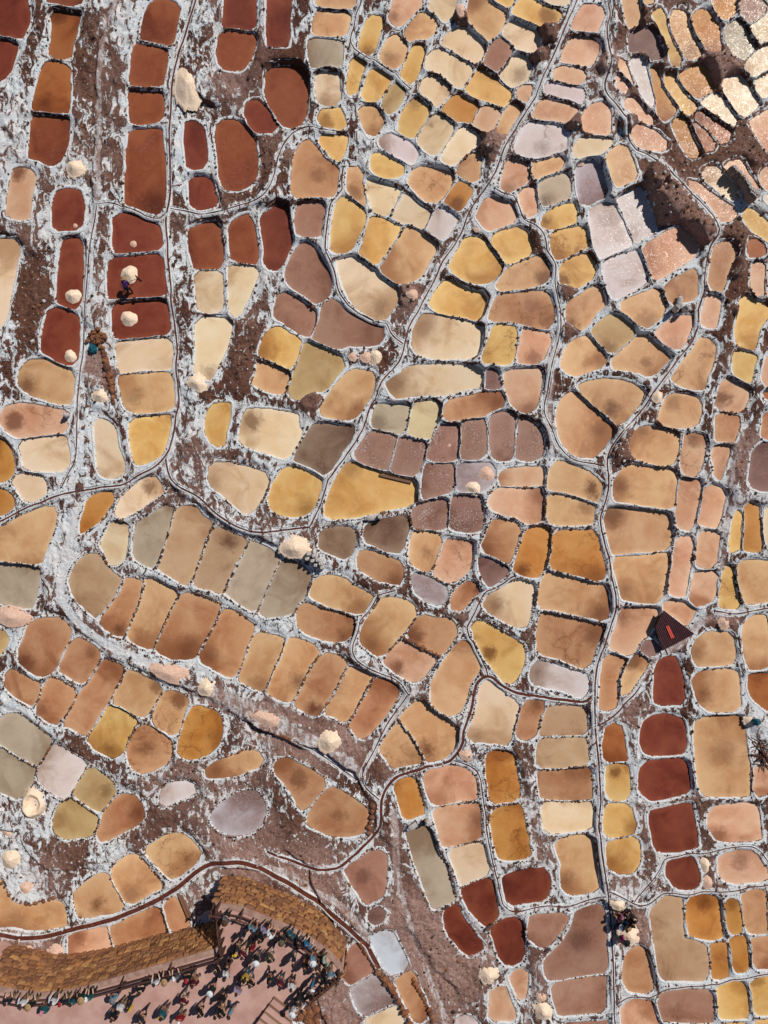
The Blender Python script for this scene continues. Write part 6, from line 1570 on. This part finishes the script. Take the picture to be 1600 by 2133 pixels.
LEGC = {'jeans': (58, 84, 104), 'black': (26, 26, 30), 'grey': (90, 92, 96), 'khaki': (132, 112, 84), 'navy': (34, 40, 58)}
PLAB = set()
def person(px, py, pose, face, top, head, hat, bag, where, legs=None, onz=None, hgt=None, cat_group='visitors on the terrace'):
    hgt = hgt or R.uniform(1.0, 1.1); me, S = BODIES[pose]; hd = Vector(S['head1'])
    if onz is None:
        zf = ZT; x, y = unproj(px, py, zf + hd.z * hgt)
    else:
        x, y, zf = zat(px, py); zf += onz
    c, s = math.cos(face), math.sin(face)
    if onz is None:
        x -= (hd.x * c - hd.y * s) * hgt; y -= (hd.x * s + hd.y * c) * hgt
    o = link('person', me, None, (x, y, zf), face); o.scale = (hgt,) * 3
    legs = legs or R.choice(list(LEGC)); o['top_col'] = [c_ * (.8 if top == 'white' else .6) for c_ in L3(CLO[top])]; o['leg_col'] = list(L3(LEGC[legs])); o['skin_col'] = list(L3(R.choice(((198, 150, 122), (168, 116, 88), (214, 172, 146)))))
    hw = {'h': 'bare dark head', 'l': 'long dark hair', 'c': f'{hat} cap', 'b': f'{hat} brimmed hat'}[head]
    lab = f'person in {top} top with {hw}{" and backpack" if bag else ""} {where}'
    if lab in PLAB: lab = f'person in {top} top, {legs} trousers, {hw} {where}'
    PLAB.add(lab); tag(o, lab, 'person', cat_group)
    tb = pose and POSES[pose].get('bend', 0.0) or 0.0
    gm = {'h': HAIR, 'l': LONG, 'c': CAP, 'b': BRIM}[head]
    g = link({'h': 'hair', 'l': 'hair', 'c': 'cap', 'b': 'hat'}[head], gm, o, hd); g.rotation_euler = (-tb * .75, 0, 0)
    if head in 'cb':
        g['hat_col'] = list(L3(CLO[hat])); g2 = link('hair', HAIR, o, hd - Vector((0, .004, .02))); g2.rotation_euler = (-tb * .75, 0, 0); g2.scale = (.94,) * 3
    f = link('eyes_and_mouth', FACE, o, hd); f.rotation_euler = (-tb, 0, 0)
    if bag:
        ch = Vector(S['chest']); b = link('backpack', BAG, o, ch + Vector((0, -.19 * math.cos(tb), -.10))); b.rotation_euler = (-tb, 0, 0); b['bag_col'] = list(L3(CLO[bag]))
    return o
LR = 'at the left railing'; RR = 'at the right railing'; MID = 'in the crowd mid-terrace'; ED = 'on the open terrace floor'; NO = 'near the railing notch'; LC = 'at the downhill corner railing'
CROWD = [
 (10, 2092, 2, 'navy', 'h', '', 0, LR), (40, 2095, 2, 'white', 'h', '', 0, LR), (58, 2099, 2, 'black', 'b', 'tan', 0, LR), (86, 2112, 0, 'teal', 'c', 'pink', 0, LR), (105, 2092, 2, 'white', 'c', 'navy', 0, LR),
 (124, 2094, 2, 'navy', 'c', 'red', 0, LR), (146, 2093, 2, 'teal', 'h', '', 0, LR), (168, 2085, 2, 'dark green', 'b', 'tan', 0, LR), (179, 2084, 2, 'teal', 'c', 'white', 0, LR), (234, 2086, 1, 'light blue', 'b', 'grey', 0, LR),
 (290, 2069, 1, 'black', 'l', '', 0, LR), (320, 2052, 2, 'white', 'h', '', 0, LR), (342, 2047, 2, 'dark grey', 'b', 'tan', 0, LR), (362, 2041, 2, 'grey', 'c', 'white', 0, LR), (388, 2045, 1, 'black', 'c', 'red', 0, LR),
 (400, 2055, 3, 'maroon', 'h', '', 0, LR), (437, 2071, 0, 'dark grey', 'b', 'white', 'black', ED), (379, 2094, 3, 'maroon', 'l', '', 0, ED), (414, 2117, 3, 'black', 'h', '', 0, ED), (336, 2123, 0, 'teal', 'h', '', 'yellow', ED),
 (372, 2131, 3, 'red', 'c', 'white', 0, ED), (246, 2110, 0, 'white', 'h', '', 0, ED), (262, 2105, 3, 'navy', 'l', '', 'yellow', ED), (232, 2126, 0, 'black', 'h', '', 0, ED), (291, 2134, 3, 'dark grey', 'h', '', 0, ED),
 (467, 2042, 0, 'white', 'h', '', 0, NO), (448, 2026, 1, 'black', 'h', '', 0, NO), (459, 2118, 3, 'black', 'h', '', 0, MID), (468, 1923, 1, 'grey', 'b', 'brown', 0, NO), (524, 1939, 2, 'light blue', 'h', '', 0, RR),
 (540, 1962, 0, 'black', 'h', '', 0, RR), (549, 1942, 2, 'lavender', 'c', 'grey', 0, RR), (562, 1953, 2, 'white', 'c', 'white', 0, RR), (586, 1965, 0, 'black', 'b', 'olive', 0, RR), (606, 1953, 2, 'teal', 'h', '', 0, RR),
 (505, 1959, 0, 'navy', 'h', '', 'dark grey', MID), (504, 1996, 3, 'maroon', 'h', '', 0, MID), (521, 1985, 0, 'red', 'l', '', 0, MID), (490, 1990, 0, 'dark grey', 'c', 'yellow', 0, NO), (483, 2002, 0, 'teal', 'h', '', 0, NO),
 (473, 2019, 0, 'brown', 'h', '', 'black', NO), (469, 2037, 3, 'white', 'h', '', 0, MID), (533, 2008, 0, 'black', 'b', 'white', 0, MID), (563, 2002, 3, 'olive', 'h', '', 'olive', ED), (509, 2044, 1, 'yellow', 'l', '', 0, MID),
 (520, 2055, 3, 'black', 'h', '', 0, MID), (492, 2072, 1, 'lavender', 'h', '', 0, MID), (560, 2049, 3, 'dark green', 'h', '', 0, ED), (583, 2057, 0, 'maroon', 'h', '', 0, MID), (606, 2063, 0, 'white', 'h', '', 0, MID),
 (611, 2011, 0, 'navy', 'h', '', 0, MID), (623, 1968, 2, 'black', 'h', '', 0, RR), (652, 2008, 0, 'light blue', 'b', 'white', 0, RR), (641, 1974, 2, 'blue', 'h', '', 0, RR), (678, 2011, 2, 'pale green', 'h', '', 0, RR),
 (688, 2044, 2, 'light blue', 'h', '', 0, LC), (650, 2063, 0, 'blue', 'c', 'white', 0, LC), (673, 2060, 2, 'black', 'h', '', 0, LC), (662, 2029, 0, 'brown', 'l', '', 0, RR), (609, 2115, 0, 'white', 'b', 'white', 0, LC),
 (629, 2107, 2, 'white', 'h', '', 0, LC), (641, 2090, 0, 'black', 'h', '', 0, LC), (620, 2093, 1, 'dark grey', 'h', '', 0, LC), (448, 2121, 0, 'dark grey', 'l', '', 0, MID), (477, 2121, 3, 'light blue', 'h', '', 0, MID),
 (458, 2093, 0, 'black', 'l', '', 0, MID), (635, 2023, 0, 'black', 'l', '', 0, RR),
]
for (px, py, pose, top, head, hat, bag, where) in CROWD:
    rail = where in (LR, RR) and pose in (1, 2)
    if where == LR: face = math.radians(R.uniform(-18, 14)) + (.2 if px > 200 else -.1)
    elif where == RR: face = math.radians(-25 - (px - 500) * .18 + R.uniform(-12, 12))
    elif where == LC: face = math.radians(-130 + R.uniform(-30, 30))
    else: face = R.uniform(0, 6.28)
    person(px, py, pose, face, top, head, hat, bag, where)
wk = person(272, 609, 4, math.radians(6), 'purple', 'b', 'tan', 0, 'bending to rake salt in the red pond', 'black', -.05, 1.0, 'salt workers')
a = zat(282, 575); b = zat(263, 588)
V, F = tube((0, 0, .05), (-.75, -.75, .95), .022, 6); rk = empty('salt_rake', (a[0] + .25, a[1] - .15, a[2])); tag(rk, 'long-handled wooden rake held by the purple-clad worker', 'rake')
link('handle', newmesh('handle', V, F, (M_WOOD,)), rk); V, F = box(.6, .05, .12, (0, 0, .05)); link('rake_head', newmesh('rake_head', V, F, (M_WOOD,)), rk).rotation_euler = (0, 0, -.7)
W_ = 'among workers resting beside the cream heaps'
for (px, py, pose, top, head, hat, where, lg) in ((1287, 1922, 5, 'purple', 'b', 'white', W_, 'black'), (1293, 1915, 5, 'teal', 'h', '', W_, 'black'), (1290, 1904, 5, 'pink', 'h', '', W_, 'black'),
                                             (1304, 1902, 0, 'black', 'h', '', W_, 'black'), (1303, 1912, 5, 'blue', 'b', 'tan', W_, 'navy'), (1308, 1893, 0, 'dark grey', 'h', '', W_, 'black'), (1290, 1949, 5, 'magenta', 'b', 'black', 'sitting alone beside the channel', 'black')):
    person(px, py, pose, R.uniform(0, 6.28), top, head, hat, 0, where, lg, -.58 if pose == 5 else -.02, None, 'salt workers')
